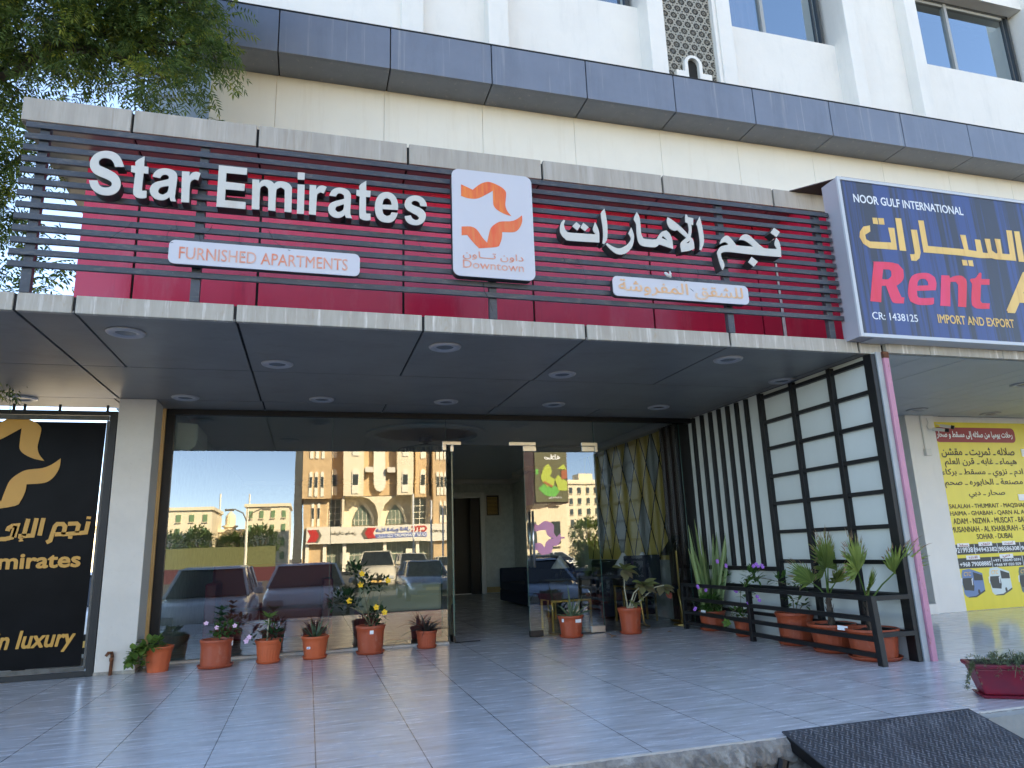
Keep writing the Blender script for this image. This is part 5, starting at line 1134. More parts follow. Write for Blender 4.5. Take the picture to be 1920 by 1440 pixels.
for k in range(36):
    a = 2*math.pi*k/36; c.box(1.78+.42*math.cos(a)-.012, 1.78+.42*math.cos(a)+.012, 11.2+.42*math.sin(a)-.012, 11.2+.42*math.sin(a)+.012, 2.52, 2.70)
c.lathe((1.78,11.2,2.70), [(.44,0),(.44,.02),(.02,.12)], 36); c.build('glass_drum', MT['lens'], t)
# ================================================================== NEIGHBOURING SHOP
NB = thing('neighbour_shop', 'neighbouring shop front at right with white fascia, light grey panelled ceiling and dark glass door', 'shop', (8, 7, 0))
c = MB(); xx = [5.468, 6.02, 6.98, 8.3, 9.7, 11.2]
for a, b in zip(xx[:-1], xx[1:]): c.box(a+.003, b-.003, 5.42, 5.47, 2.872, 3.03)
c.build('fascia', MT['fascia'], NB, bevel=.005)
c = MB(); x = 5.47
while x < 14:
    w_ = .55 if x < 7.5 else .28
    for y0, y1 in ((5.48, 7.30), (7.30, 8.43)): c.box(x+.004, x+w_-.004, y0+.003, y1-.003, 2.873+rnd.uniform(-.001,.001), 2.90)
    x += w_
c.box(5.47, 9.3, 8.437, 9.1, 2.874, 2.9)
c.build('soffit', MT['soffit_r'], NB)
c = MB(); c.box(5.46, 14, 5.465, 9.1, 2.902, 2.96); c.build('soffit_core', MT['seam'], NB)
c = MB(); c.add([(5.41,6.40,5.15),(5.80,5.98,5.15),(13,5.98,5.15),(13,8.79,5.15),(5.41,8.79,5.15),(5.41,6.40,5.162),(5.80,5.98,5.162),(13,5.98,5.162),(13,8.79,5.162),(5.41,8.79,5.162)], [(4,3,2,1,0),(5,6,7,8,9),(0,1,6,5),(1,2,7,6),(2,3,8,7),(3,4,9,8),(4,0,5,9)])
c.build('upper_slab', mat('stained_maroon_soffit', (.075,.05,.05), .7, var=.2), NB)
c = MB(); c.box(8.62, 9.155, 8.40, 9.0, .0, 2.872); c.build('pillar', MT['white_wall'], NB, bevel=.006)
c = MB(); c.box(8.40, 8.615, 8.36, 9.0, .0, .14); c.build('plinth', MT['white_wall'], NB, bevel=.006)
c = MB(); c.box(5.42, 8.62, 9.0, 9.03, .14, 2.872); c.build('tinted_glass', MT['door_dark'], NB)
c = MB(); c.box(8.30, 8.612, 8.955, 8.995, 2.42, 2.47); c.box(8.30, 8.60, 8.955, 8.995, 2.33, 2.385); c.build('patch_fitting', MT['steel'], NB, bevel=.003)
c = MB(); c.box(5.42, 8.4, 8.96, 9.0, .0, .14); c.build('threshold', MT['lightgrey'], NB)
c = MB(); c.box(9.155, 14, 8.452, 8.6, 0, 2.872); c.build('side_wall', MT['white_wall'], NB)
c = MB(); c.box(5.42, 14.1, 9.1, 9.3, 0, 3); c.box(5.42, 20, 5.6, 8.79, 2.97, 3.0); c.build('shell', MT['win_back'], NB)
for (x, y), lb in zip(((8.45,8.0),(10.0,8.15),(8.45,6.38)), ('flush downlight in the neighbour\'s light ceiling beside the pink post', 'flush downlight in the neighbour\'s light ceiling above the poster', 'flush downlight in the neighbour\'s light ceiling at the photo\'s right edge')):
    d = copy_thing(d0, (x, y, 2.872), None, lb); d['group'] = 'downlights in the neighbouring ceiling'
# blue sign box
BS = thing('shop_sign', 'streaked blue car rental sign box with orange Arabic, pink Rent and white lettering', 'sign', (6.8, 5.36, 2.97))
c = MB(); c.box(5.035, 9.2, 5.27, 5.48, 2.975, 4.655); c.build('box', MT['sign_side'], BS)
c = MB(); c.box(5.028, 5.062, 5.245, 5.27, 2.967, 4.662); c.box(5.062, 9.2, 5.245, 5.27, 4.628, 4.662); c.box(5.062, 9.2, 5.245, 5.27, 2.967, 3.003); c.box(5.2,9.2,5.27,5.48,2.965,2.974)
c.build('trim', MT['sign_trim'], BS, bevel=.003)
c = MB(); c.box(5.062, 9.2, 5.256, 5.269, 3.003, 4.628); F = c.build('face', MT['sign_blue'], BS)
c = MB(); text(c, 'NOOR GULF INTERNATIONAL', 5.203, 6.610, 4.397, 4.487, 5.254, .0015, bold=.018); c.build('white_lettering', MT['sign_white'], F); c = MB(); text(c, 'CR: 1438125', 5.203, 5.752, 3.152, 3.228, 5.254, .0015, bold=.004); c.build('white_lettering', MT['sign_white'], F)
c = MB(); text(c, 'IMPORT AND EXPORT', 6.008, 7.005, 3.160, 3.250, 5.254, .0015, bold=.018); text(c, arabic('استيراد وتصدير'.replace('ا','ا')), 7.14, 8.3, 3.12, 3.28, 5.254, .0015, bold=.02)
for i, p in enumerate(GL['sy']): c.prism(p, [], 5.2538-.0002*i, 5.2555)
text(c, 'A CAR', 6.97, 8.9, 3.345, 3.78, 5.254, .0015, bold=.045, shear=.3); c.build('orange_lettering', MT['sign_yellow'], F)
c = MB(); [c.prism(smooth_poly(GL[k_][0], 40), [smooth_poly(h_, 40) for h_ in GL[k_][1:]], 5.254, 5.2555) for k_ in ('Rr','Re','Rn','Rt')]; c.build('pink_lettering', MT['sign_pink'], F)
# yellow bus poster
PS = thing('wall_poster', 'yellow bus company poster with route names, phone numbers and pictured coaches', 'poster', (10.6, 8.44, 0))
c = MB(); c.box(9.157, 12.1, 8.437, 8.448, .006, 2.78); SH = c.build('sheet', MT['poster'], PS)
YY, DD = 8.4355, .001
c = MB(); c.prism(rrect(9.165, 10.77, 2.468, 2.700, .075), [], YY, YY+DD); c.build('red_strip', MT['poster_red'], SH)
c = MB(); text(c, arabic('رحلات يوميا من صلاله إلى مسقط و صحار'), 9.205, 10.71, 2.515, 2.640, YY-.0015, DD, bold=.03); c.build('strip_lettering', MT['sign_white'], SH)
c = MB()
for s, x0, x1, z0, z1 in (('صلاله ـ ثمريت ـ مقشن', 9.235,10.685,2.235,2.385),('هيماء ـ غابه ـ قرن العلم', 9.268,10.69,2.080,2.222),('ادم ـ نزوي ـ مسقط ـ بركاء', 9.18,10.78,1.925,2.060),('مصنعة ـ الخابوره ـ صحم', 9.20,10.735,1.770,1.905),('صحار ـ دبي', 9.623,10.333,1.612,1.735)):
    text(c, arabic(s), x0, x1, z0, z1, YY, DD, bold=.020)
c.build('arabic_routes', MT['ink'], SH)
c = MB()
for s, x0, x1, z0, z1 in (('SALALAH - THUMRAIT - MAQSHAN', 9.205,10.72,1.455,1.528),('HAIMA - GHABAH - QARN AL ALAM', 9.20,10.84,1.348,1.422),('ADAM - NIZWA - MUSCAT - BARKA', 9.232,10.80,1.236,1.318),('MUSANNAH - AL KHABURAH - SAHAM', 9.163,10.86,1.115,1.195),('SOHAR - DUBAI', 9.625,10.312,1.006,1.080)):
    text(c, s, x0, x1, z0, z1, YY, DD, bold=.022)
c.build('latin_routes', MT['ink'], SH)
c = MB(); c.box(9.160, 12, YY, YY+DD, .792, .940); c.box(9.160, 12, YY, YY+DD, .593, .742); c.build('number_bar', MT['ink_dark'], SH)
c = MB()
for s, x0, x1, z0, z1 in (('92199381', 9.163,9.535,.822,.893),('94943382', 9.555,9.965,.824,.884),('98586308', 10.0,10.405,.824,.882),('94943382', 10.45,10.85,.82,.88),('+968 79008885', 9.214,9.80,.622,.682),('+971 58640 0591', 9.85,10.39,.668,.704),('+968 97 020 509', 9.86,10.38,.606,.642)):
    text(c, s, x0, x1, z0, z1, YY-.0012, DD, bold=.022)
for x in (9.545, 9.985, 10.43): c.box(x-.004, x+.004, YY-.0012, YY, .795, .938)
for x in (9.825, 10.43): c.box(x-.004, x+.004, YY-.0012, YY, .596, .740)
c.build('phone_numbers', MT['sign_white'], SH)
c = MB()
for x0, x1, z0, z1 in ((9.225,9.452,.904,.955),(9.63,9.89,.904,.962),(10.087,10.346,.905,.962),(9.353,9.61,.716,.776),(9.992,10.255,.712,.773)): c.box(x0, x1, YY-.0013, YY-.0001, z0, z1)
c.box(10.83, 10.95, 8.425, 8.437, 2.25, 2.37); c.box(10.585, 10.75, 8.428, 8.437, 1.565, 1.66)
c.build('name_tab', MT['sticker'], SH)
c = MB()
for s, x0, x1, z0, z1 in (('مسقط', 9.26,9.42,.912,.948),('نزوى', 9.68,9.84,.912,.955),('ثمريت', 10.13,10.30,.912,.955),('الاداره', 9.40,9.56,.722,.768),('دبي', 10.05,10.19,.72,.765)): text(c, arabic(s), x0, x1, z0, z1, YY-.0025, DD, bold=.02)
c.build('tab_lettering', MT['poster_red'], SH)
def coach(x, z, s, body, dark, word):
    c = MB(); m = MB(); k = MB()
    P = lambda pts: [(x+a*s, z+b*s) for a, b in pts]
    c.prism(P([(.02,.10),(.0,.45),(.03,.80),(.10,.95),(.42,.98),(.50,.96),(1.0,.80),(1.0,.22),(.62,.06),(.52,.02),(.12,.0)]), [], YY, YY+DD)
    m.prism(P([(.03,.36),(.01,.52),(.05,.66),(.50,.66),(.53,.36),(.48,.20),(.06,.24)]), [], YY-.0008, YY)
    m.prism(P([(.57,.56),(.57,.86),(.98,.74),(.98,.55)]), [], YY-.0008, YY)
    m.prism(P([(.66,.10),(.66,.20),(.70,.25),(.75,.22),(.76,.12),(.72,.06)]), [], YY-.0008, YY)
    m.prism(P([(.15,-.03),(.55,-.03),(1.0,.16),(1.0,.22),(.6,.05),(.2,.0)]), [], YY+.0002, YY+DD)
    k.prism(P([(-.05,.42),(-.03,.64),(.03,.68),(.02,.62),(-.01,.42)]), [], YY-.0012, YY); k.prism(P([(.44,.40),(.45,.62),(.52,.66),(.49,.58),(.48,.40)]), [], YY-.0012, YY)
    c.build('pictured_coach', body, SH); m.build('pictured_glass', MT['ink_dark'], SH); k.build('pictured_mirror', MT['sign_white'], SH)
    n = MB(); text(n, word, x+.12*s, x+.44*s, z+.73*s, z+.87*s, YY-.0016, DD, bold=.02, shear=.2); n.build('pictured_coach_name', dark, SH)
coach(9.20, .195, .40, mat('blue_coach_print', (.14,.22,.42), .4), MT['sign_yellow'], 'CTC')
MT['coach_w'] = mat('pale_coach_print', (.62,.70,.70), .4)
coach(9.72, .20, .40, MT['coach_w'], MT['sign_yellow'], 'CTC')
coach(10.29, .19, .40, mat('green_coach_print', (.10,.14,.12), .4), MT['sign_yellow'], 'CTC')
for lb, pa, pb, pc, br in (('lower dark nosed bullet camera on the white pillar beside the poster', (9.06,8.36,2.655), (9.161,8.238,2.619), (9.195,8.20,2.606), [(9.02,8.395,2.83),(9.03,8.39,2.76),(8.99,8.385,2.70),(9.02,8.392,2.66),(9.06,8.36,2.655)]),
                       ('upper white bullet camera over the top left corner of the poster', (9.24,8.38,2.715), (9.322,8.268,2.674), (9.345,8.235,2.662), [(9.22,8.434,2.75),(9.235,8.40,2.735),(9.25,8.37,2.715)])):
    t = thing('security_camera', lb, 'security camera', pa, 'bullet cameras by the poster')
    c = MB(); c.tube([pa, pb], .024, 14); c.build('housing', MT['lightgrey'], t)
    c = MB(); c.tube([pb, pc], .028, 14); c.build('lens_hood', MT['black'], t)
    c = MB(); c.tube(br, .007, 6); c.build('bracket', MT['lightgrey'], t)
t = thing('socket_box', 'white surface socket box with conduit on the neighbour\'s white pillar', 'socket', (8.9, 8.39, 2.3))
c = MB(); c.box(8.86, 8.965, 8.35, 8.398, 2.25, 2.355); c.build('box', MT['lightgrey'], t, bevel=.006)
c = MB(); c.box(8.885, 8.905, 8.38, 8.398, 2.358, 2.865); c.build('conduit', MT['lightgrey'], t)

# ================================================================== TREE AT UPPER LEFT
TR = thing('shade_tree', 'leafy pinnate leaved tree rising beside the hotel and hanging over its corner at upper left', 'tree', (-4.6, 7.5, -.6))
c = MB(); c.tube([(-4.6,7.5,-.6),(-4.55,7.5,1.2),(-4.45,7.45,2.8),(-4.2,7.4,4.3),(-3.8,7.35,5.5),(-3.2,7.3,6.6)], [.20,.17,.15,.12,.09,.05], 10)
limbs = [[(-4.3,7.4,3.9),(-3.9,7.5,5.0),(-3.2,7.5,6.2),(-2.4,7.3,6.6),(-1.8,7.2,6.75)],[(-4.45,7.45,2.8),(-3.9,7.6,4.0),(-3.3,7.7,4.9),(-2.7,7.7,5.7)],[(-3.8,7.35,5.5),(-3.0,7.3,6.0),(-2.3,7.15,6.7),(-1.6,7.1,7.2),(-1.1,7.1,7.6)],[(-3.8,7.35,5.5),(-3.9,7.2,6.8),(-3.7,7.1,8.2)],[(-4.45,7.45,3.0),(-4.3,7.9,4.0),(-3.8,8.3,4.6)],
         [(-2.8,7.4,6.45),(-2.1,7.15,6.25),(-1.55,7.0,5.95)],[(-2.4,7.3,6.6),(-1.8,7.2,6.5),(-1.2,7.1,6.5)],[(-3.2,7.3,6.6),(-2.6,7.2,7.6),(-1.9,7.1,8.3)]]
for l in limbs: c.tube(l, [.055-.045*i/(len(l)-1) for i in range(len(l))], 7)
for l in limbs:
    for k in range(9):
        i = rnd.randrange(len(l)-1); p = Vector(l[i]).lerp(Vector(l[i+1]), rnd.random()); q = p+rv(.5)+Vector((.15,-.1,.1)); c.tube([p, p.lerp(q, .5)+rv(.06), q], [.012,.008,.004], 5)
c.build('trunk', MT['bark'], TR, smooth=True)
def pinnate(mb, p, d, L, n, ll, lw):
    d = Vector(d).normalized(); q = Vector(p); s0 = d.cross(Vector((0, 0, 1)))
    if s0.length < .1: s0 = Vector((1, 0, 0))
    s0.normalize(); rol_ = Quaternion(d, rnd.uniform(-.9, .9)); s0 = rol_ @ s0; st = L/n
    for i in range(n):
        d = (d+Vector((0, 0, -.10))).normalized(); q2 = q+d*st
        for e in (1, -1):
            o = (s0*e*1.0+d*.55+Vector((0,0,-.18))).normalized(); l = ll*rnd.uniform(.8, 1.15)*(1-.25*abs(i/n-.4)); wv = d*lw*.5
            a = q2; b = q2+o*l*.45+wv+Vector((0,0,.004)); t_ = q2+o*l+Vector((0,0,-l*.18)); b2 = q2+o*l*.45-wv
            mb.add([a, b, t_, b2], [(0, 1, 2, 3)])
        q = q2
    mb.add([q, q+d*ll*.5+s0*lw*.5, q+d*ll, q+d*ll*.5-s0*lw*.5], [(0,1,2,3)])
clumps = []
def ell(cx, cy, cz, rx, ry, rz, n):
    for i in range(n):
        d = rv(); d.normalize(); r = rnd.random()**.33
        clumps.append((Vector((cx+d.x*rx*r, cy+d.y*ry*r, cz+d.z*rz*r)), d))
ell(-3.0, 7.2, 7.0, 1.35, .8, 1.1, 225); ell(-1.75, 7.15, 7.0, .62, .5, .75, 85); ell(-1.45, 7.05, 7.95, .75, .5, .38, 60); ell(-.75, 7.0, 8.25, .42, .35, .22, 18)
ell(-2.1, 7.15, 6.2, .5, .45, .34, 16); ell(-1.45, 7.0, 5.7, .34, .3, .22, 6); ell(-1.2, 7.0, 6.35, .24, .3, .34, 9)
ell(-3.6, 7.3, 5.5, .75, .7, .8, 62); ell(-3.5, 7.7, 4.5, .5, .5, .6, 30); ell(-3.45, 7.8, 3.75, .38, .4, .35, 11); ell(-2.8, 7.5, 5.1, .45, .4, .4, 12); ell(-3.3, 7.2, 8.4, 1.0, .6, .5, 40)
ell(-2.75, 7.8, 4.05, .22, .3, .14, 6); ell(-3.3, 8.0, 3.2, .3, .3, .2, 10)
fo, fy = MB(), MB()
for p, d in clumps:
    for k in range(11):
        o = (d*.5+rv(.9)+Vector((.1,-.1,-.15))); tgt = fy if rnd.random() < .22 else fo
        pinnate(tgt, p+rv(.17), o, rnd.uniform(.20,.32), rnd.randint(5,7), rnd.uniform(.065,.095), rnd.uniform(.021,.030))
MT['tree_leaf'] = leafmat('neem_leaf', (.17,.235,.055), (.045,.085,.024), .5)
MT['tree_leaf_y'] = leafmat('sunny_neem_leaf', (.30,.30,.04), (.14,.20,.03), .6)  # yellower copy of the leaf colour stands in for leaves in sunlight
fo.build('crown', MT['tree_leaf'], TR, fixn=False); fy.build('sunlit_tint_leaves', MT['tree_leaf_y'], TR, fixn=False)

# ================================================================== THE STREET BEHIND THE CAMERA (seen in the glass)
K = 80/58.
fx = lambda x: x*K
fz = lambda z: (z-1.1)*K+1.1
FY = 17.95-80
MT['stone'] = mat('tan_stone_tiles', (.66,.47,.26), .8, var=.2, vs=1.2, bump=.15, bs=6)
MT['cream_r'] = mat('cream_render', (.84,.74,.54), .8, var=.06, vs=1)
MT['white_r'] = mat('cream_window_surround', (.86,.80,.66), .8)
MT['dark_glass'] = mat('dark_window_glass', (.05,.06,.06), .12)
MT['green_glass'] = mat('green_shop_glass', (.16,.20,.16), .15)
MT['sign_cream'] = mat('cream_sign_board', (.76,.71,.60), .5)
TB = thing('stone_building', 'tan stone office building with pointed arches across the street, reflected in the hotel glass', 'building', (fx(5), FY, -.6))
def fbox(c, x0, x1, z0, z1, d0, d1, m=None): c.box(fx(x0), fx(x1), FY+d0, FY+d1, fz(z0), fz(z1), m)
ZTOP = 17
c = MB(); fbox(c, -.58, 1.59, 5.44, ZTOP, -8, 1.6); fbox(c, -.45, 1.36, -.2, 5.44, -8, .9); fbox(c, 4.08, 6.63, 5.66, ZTOP, -8, .9); fbox(c, 9.65, 12.5, -.2, ZTOP, -8, 1.2); fbox(c, 1.59, 2.52, 5.5, ZTOP, -8, .4); fbox(c, 8.31, 9.43, 5.5, ZTOP, -8, .4)
c.build('stone_wall', MT['stone'], TB)
c = MB(); fbox(c, 2.52, 4.04, 5.6, ZTOP, -8, 1.9); fbox(c, 6.66, 7.98, 5.6, ZTOP, -8, 1.9); fbox(c, 1.36, 9.6, -.2, 5.6, -8, 0); fbox(c, -1.2, -.59, -.2, ZTOP, -8, -1.5)
# big horseshoe spandrel between the arches
sp = [(4.0,5.58),(6.75,5.58),(6.2,5.35),(5.75,4.95),(5.5,4.3),(5.45,3.2),(5.2,3.2),(5.18,4.2),(4.95,4.95),(4.5,5.4)]
c.prism([(fx(a), fz(b)) for a, b in sp], [], FY+1.2, FY+.01)
for (x0, x1) in ((2.45,2.62),(7.95,8.1)): fbox(c, x0, x1, 3.2, 5.6, 0, 1.5)
c.build('render_wall', MT['cream_r'], TB)
c = MB()
p = [(4.82,ZTOP),(4.82,6.6),(4.9,6.25),(5.05,6.02),(5.28,5.95),(5.52,6.02),(5.68,6.25),(5.76,6.6),(5.76,ZTOP)]
c.prism([(fx(a), fz(b)) for a, b in p], [], FY+1.5, FY+.92); c.build('render_tongue', MT['white_r'], TB)
def lancet(x, z0, z1, w_, d0, kind=0):
    c = MB(); hw = w_/2
    p = [(x-hw, z0), (x+hw, z0), (x+hw, z1-hw)]+[(x+hw*math.cos(a), z1-hw+hw*math.sin(a)*(1.3 if kind else 1)) for a in [math.pi*i/8 for i in range(1, 8)]]+[(x-hw, z1-hw)]
    c.prism([(fx(a), fz(b)) for a, b in p], [], FY+d0+.10, FY+d0-.2, 0)
    g0, g1 = z0+(z1-z0)*.34, z1-(z1-z0)*.22
    c.box(fx(x-hw*.8), fx(x+hw*.8), FY+d0+.05, FY+d0+.115, fz(g0), fz(g1), 1)
    c.build('window', [MT['white_r'], MT['dark_glass']], TB)
for zz in (0, 2.95, 5.9):
    for x in (.04, .45, .89, 10.05, 10.36, 10.68): lancet(x, 5.6+zz, 7.5+zz, .24, 1.6 if x < 5 else 1.2)
    for x in (1.86, 8.92): lancet(x, 5.75+zz, 7.78+zz, .42, .4, 1)
    for x, e in ((3.42, 1), (7.32, 0)): lancet(x, 5.8+zz, 7.7+zz, .5, 1.9, 1)
    c = MB()
    for x0, x1 in ((4.12,4.77),(5.87,6.5)): fbox(c, x0, x1, 7.46+zz, 7.88+zz, .9, 2.0)
    c.build('air_conditioner', MT['sign_cream'], TB)
for x in (.24, .68, 10.25, 10.6): lancet(x, 3.35, 5.14, .2, .9 if x < 5 else 1.2)
for cx in (4.05, 6.68):
    c = MB(); hw = .74
    p = [(cx-hw, 3.4), (cx+hw, 3.4), (cx+hw*.93, 3.85), (cx+hw*.66, 4.4), (cx+hw*.3, 4.8), (cx, 5.0), (cx-hw*.3, 4.8), (cx-hw*.66, 4.4), (cx-hw*.93, 3.85)]
    c.prism([(fx(a), fz(b)) for a, b in p], [], FY+.12, FY, 0)
    for a in range(5): c.box(fx(cx-hw+.3*a+.14), fx(cx-hw+.3*a+.17), FY+.12, FY+.17, fz(3.4), fz(3.9 if a in (0, 4) else 4.5), 1)
    c.box(fx(cx-hw*.95), fx(cx+hw*.95), FY+.12, FY+.17, fz(3.75), fz(3.78), 1)
    for o in range(4):
        q = .05+.075*o; c.tube([(fx(cx+hw+q*.6), FY+.10+.1*o, fz(3.4)), (fx(cx+hw*.95+q*.6), FY+.1+.1*o, fz(3.9)), (fx(cx+hw*.66+q*.6), FY+.1+.1*o, fz(4.45)), (fx(cx+q), FY+.1+.1*o, fz(5.0+q*.2))], .05, 5, 1)
    c.build('arched_window', [MT['green_glass'], MT['white_r']], TB)
c = MB()
for x0, x1 in ((1.55,2.38),(8.2,9.2)):
    fbox(c, x0, x1, 3.3, 5.4, .0, .06, 0)
    for i in range(4): fbox(c, x0, x1, 3.3+.5*i, 3.34+.5*i, .06, .12, 1)
    for i in range(3): fbox(c, x0+(x1-x0)*i/2-.02, x0+(x1-x0)*i/2+.02, 3.3, 5.4, .06, .13, 1)
c.build('stair_window', [MT['dark_glass'], MT['white_r']], TB)
c = MB(); fbox(c, -.22, 12.5, 2.0, 3.27, .3, 1.6); BRD = c.build('sign_board', MT['sign_cream'], TB)
MT['chev'] = mat('red_chevron_print', (.50,.02,.02), .5); MT['chev2'] = mat('grey_chevron_print', (.16,.14,.10), .5); MT['bluep'] = mat('blue_print', (.10,.15,.45), .5)
c = MB(); d = MB(); yy = FY+1.6
def chevron(x0, z0, w_, h_, dirn):
    for i, mb_ in ((0, c), (1, c), (2, c), (3, d)):
        s = w_*.30; xo = x0+dirn*w_*.2*i
        p = [(xo, z0), (xo+dirn*s*.62, z0), (xo+dirn*(s*.62+w_*.22), z0+h_/2), (xo+dirn*s*.62, z0+h_), (xo, z0+h_), (xo+dirn*w_*.22, z0+h_/2)]
        mb_.prism([(fx(a), fz(b)) for a, b in p], [], yy+.06+.01*i, yy)
chevron(-.13, 2.13, 1.1, .92, 1); chevron(5.05, 2.33, 1.1, .82, -1)
text(c, 'CTC', fx(7.9), fx(9.1), fz(2.72), fz(3.14), yy+.06, -.05 and .05, bold=.05, face=-1)
c.build('red_marks', MT['chev'], BRD); d.build('grey_marks', MT['chev2'], BRD)
c = MB(); text(c, arabic('شركة الخليج للنقل'), fx(5.05), fx(7.75), fz(2.72), fz(3.1), yy+.06, .05, bold=.03, face=-1); c.box(fx(5.0), fx(9.1), yy+.001, yy+.03, fz(2.30), fz(2.64)); c.build('blue_marks', MT['bluep'], BRD)
c = MB(); text(c, 'GULF TRANSPORT CO. L.L.C.', fx(5.1), fx(9.02), fz(2.36), fz(2.58), yy+.08, .05, bold=.03, face=-1); c.build('white_marks', MT['sign_white'], BRD)
c = MB(); text(c, '& PARCEL SERVICE', fx(9.4), fx(12), fz(2.62), fz(2.8), yy+.06, .05, bold=.02, face=-1); text(c, arabic('سفريات وشحن'), fx(1.65), fx(3.55), fz(2.62), fz(2.95), yy+.06, .05, bold=.02, face=-1); c.build('dark_marks', MT['chev2'], BRD)
c = MB()
for x in (-.1, 1.2, 2.7, 5.8, 8.4, 10.9): fbox(c, x-.13, x+.13, -.2, 2.0, .3, 1.2)
fbox(c, 2.4, 3.1, .4, 1.3, .3, .8); fbox(c, 4.7, 5.8, .6, 1.3, .3, .8); fbox(c, 7.5, 8.3, .3, 1.45, .3, .7)
c.build('shop_post', MT['white_r'], TB)
c = MB(); fbox(c, -.2, 12.4, -.2, 2.0, .05, .25, 0)
for i in range(26): fbox(c, .1+.42*i, .13+.42*i, .4, 1.9, .25, .3, 1)
fbox(c, .1, 11, 1.05, 1.09, .25, .3, 1)
c.build('shop_glass', [MT['green_glass'], MT['white_r']], TB)
c = MB()
for i in range(6): c.box(fx(6.3), fx(7.6), FY+1.5+.0, FY+4.2-.42*i, -.6+.16*i, -.6+.16*(i+1)-.002)
tag(c.build('entrance_steps', MT['cream_r']), 'broad tan entrance steps of the stone building across the street', 'steps')
# smaller far buildings
def block(label, x0, x1, z1, D, dep, m, wm, rows, cols_, group='far buildings across the street', dx=0, tall=None):
    t = thing('far_building', label, 'building', ((x0+x1)/2, 17.95-D, -.6), group); y = 17.95-D
    c = MB(); c.box(x0, x1, y-dep, y, -.6, z1); c.box(x0-.25, x1+.25, y-dep-.2, y+.3, z1, z1+.45); c.build('wall', m, t)
    c = MB()
    for j in range(rows):
        for i in range(cols_):
            x = x0+(x1-x0)*(i+.5)/cols_; z = z1-(z1)*(j+.6)/(rows+.35); w_ = (x1-x0)/cols_*.17; hh = z1/(rows+.4)*.27
            c.box(x-w_, x+w_, y+.001, y+.14, z-hh, z+hh, 0); c.box(x-w_*1.25, x+w_*1.25, y+.001, y+.22, z-hh*1.25, z-hh*1.05, 1)
    c.build('windows', [wm, MT['cream_r']], t); return t
MT['shutter'] = mat('green_shutter', (.16,.26,.13), .6)
block('long cream block with green shutters at the left of the reflection', -24, -13.4, 8.0, 110, 12, MT['cream_r'], MT['shutter'], 4, 6)
block('cream apartment block with tall arched green windows in the reflection', -8.9, -2.9, 8.4, 110, 12, MT['cream_r'], MT['shutter'], 4, 4)
block('low tan block between two taller cream blocks in the reflection', -13.3, -8.95, 5.2, 118, 10, MT['cream_r'], MT['dark_glass'], 3, 4)
block('large tan apartment block at the right of the reflection', 43, 62, 12.2, 120, 15, MT['cream_r'], MT['dark_glass'], 6, 12)
t = thing('minaret', 'small domed minaret above the low tan block in the reflection', 'tower', (-12.2, -105, 5))
c = MB(); c.lathe((-12.2,-105,4.5), [(.9,0),(.9,1.6),(1.2,1.7),(1.2,1.9),(.75,2.0),(.75,3.0),(.7,3.4),(.3,3.9),(0,4.1)], 12); c.build('tower_shaft', MT['cream_r'], t)
for x, lb in ((-10.0,'thin white radio mast left of the cream apartment block'),(-14.6,'thin white radio mast beside the domed minaret')):
    c = MB(); c.tube([(x,-112,-.6),(x,-112,12)], .14, 5); tag(c.build('radio_mast', MT['white_r']), lb, 'mast')
c = MB(); c.box(44.5, 62, -103, -102.4, 12.6, 13); c.box(47.4, 50, -106, -103, 12.65, 14.2); tag(c.build('rooftop_room', MT['cream_r']), 'rooftop stair room on the large tan block at right of the reflection', 'rooftop')
t = thing('boundary_wall', 'olive green boundary wall with crimson base along the far side of the street', 'wall', (-6, -42, -.6))
MT['olive'] = mat('olive_green_paint', (.135,.14,.05), .7, var=.1, vs=2)
c = MB(); c.box(-20, -2.45, -42.3, -42, .45, 2.05); c.build('panel', MT['olive'], t); c = MB(); c.box(-20, -2.45, -42.32, -41.98, -.6, .44); c.build('base', mat('dark_maroon_paint', (.075,.012,.016), .7), t)
t = thing('sunlit_wall', 'low sunlit boundary wall at right of the reflection', 'wall', (30, -42, -.6)); c = MB(); c.box(17, 45, -42.3, -42, -.6, 1.15); c.build('panel', MT['cream_r'], t)
def street_lamp(x, y, label, h=5.6):
    t = thing('street_lamp', label, 'street lamp', (x, y, -.6), 'street lamps across the street')
    c = MB(); c.tube([(x,y,-.6),(x,y,h*.65),(x,y,h)], [.10,.08,.05], 8); c.build('pole', MT['white_r'], t)
    c = MB()
    for s in (-1, 1): c.tube([(x,y,h-.9),(x+.3*s,y,h-.3),(x+.8*s,y,h-.05),(x+1.3*s,y,h-.1)], .04, 6); c.box(x+1.1*s-.25, x+1.1*s+.25, y-.12, y+.12, h-.16, h-.04)
    c.build('lamp_arm', MT['chev2'], t)
street_lamp(-3.75, -30, 'double armed street lamp before the olive wall in the reflection', 4.2)
for i, (x, lb) in enumerate(((7.9,'tall white flag pole nearest the steps in the reflection'),(9.3,'tall white flag pole, second from the steps'),(10.2,'tall white flag pole, furthest right of three'))):
    c = MB(); c.tube([(x,-38,-.6),(x,-38,5.6-.5*i)], .07, 6); tag(c.build('flag_pole', MT['sign_white']), lb, 'pole', 'white poles before the stone building')
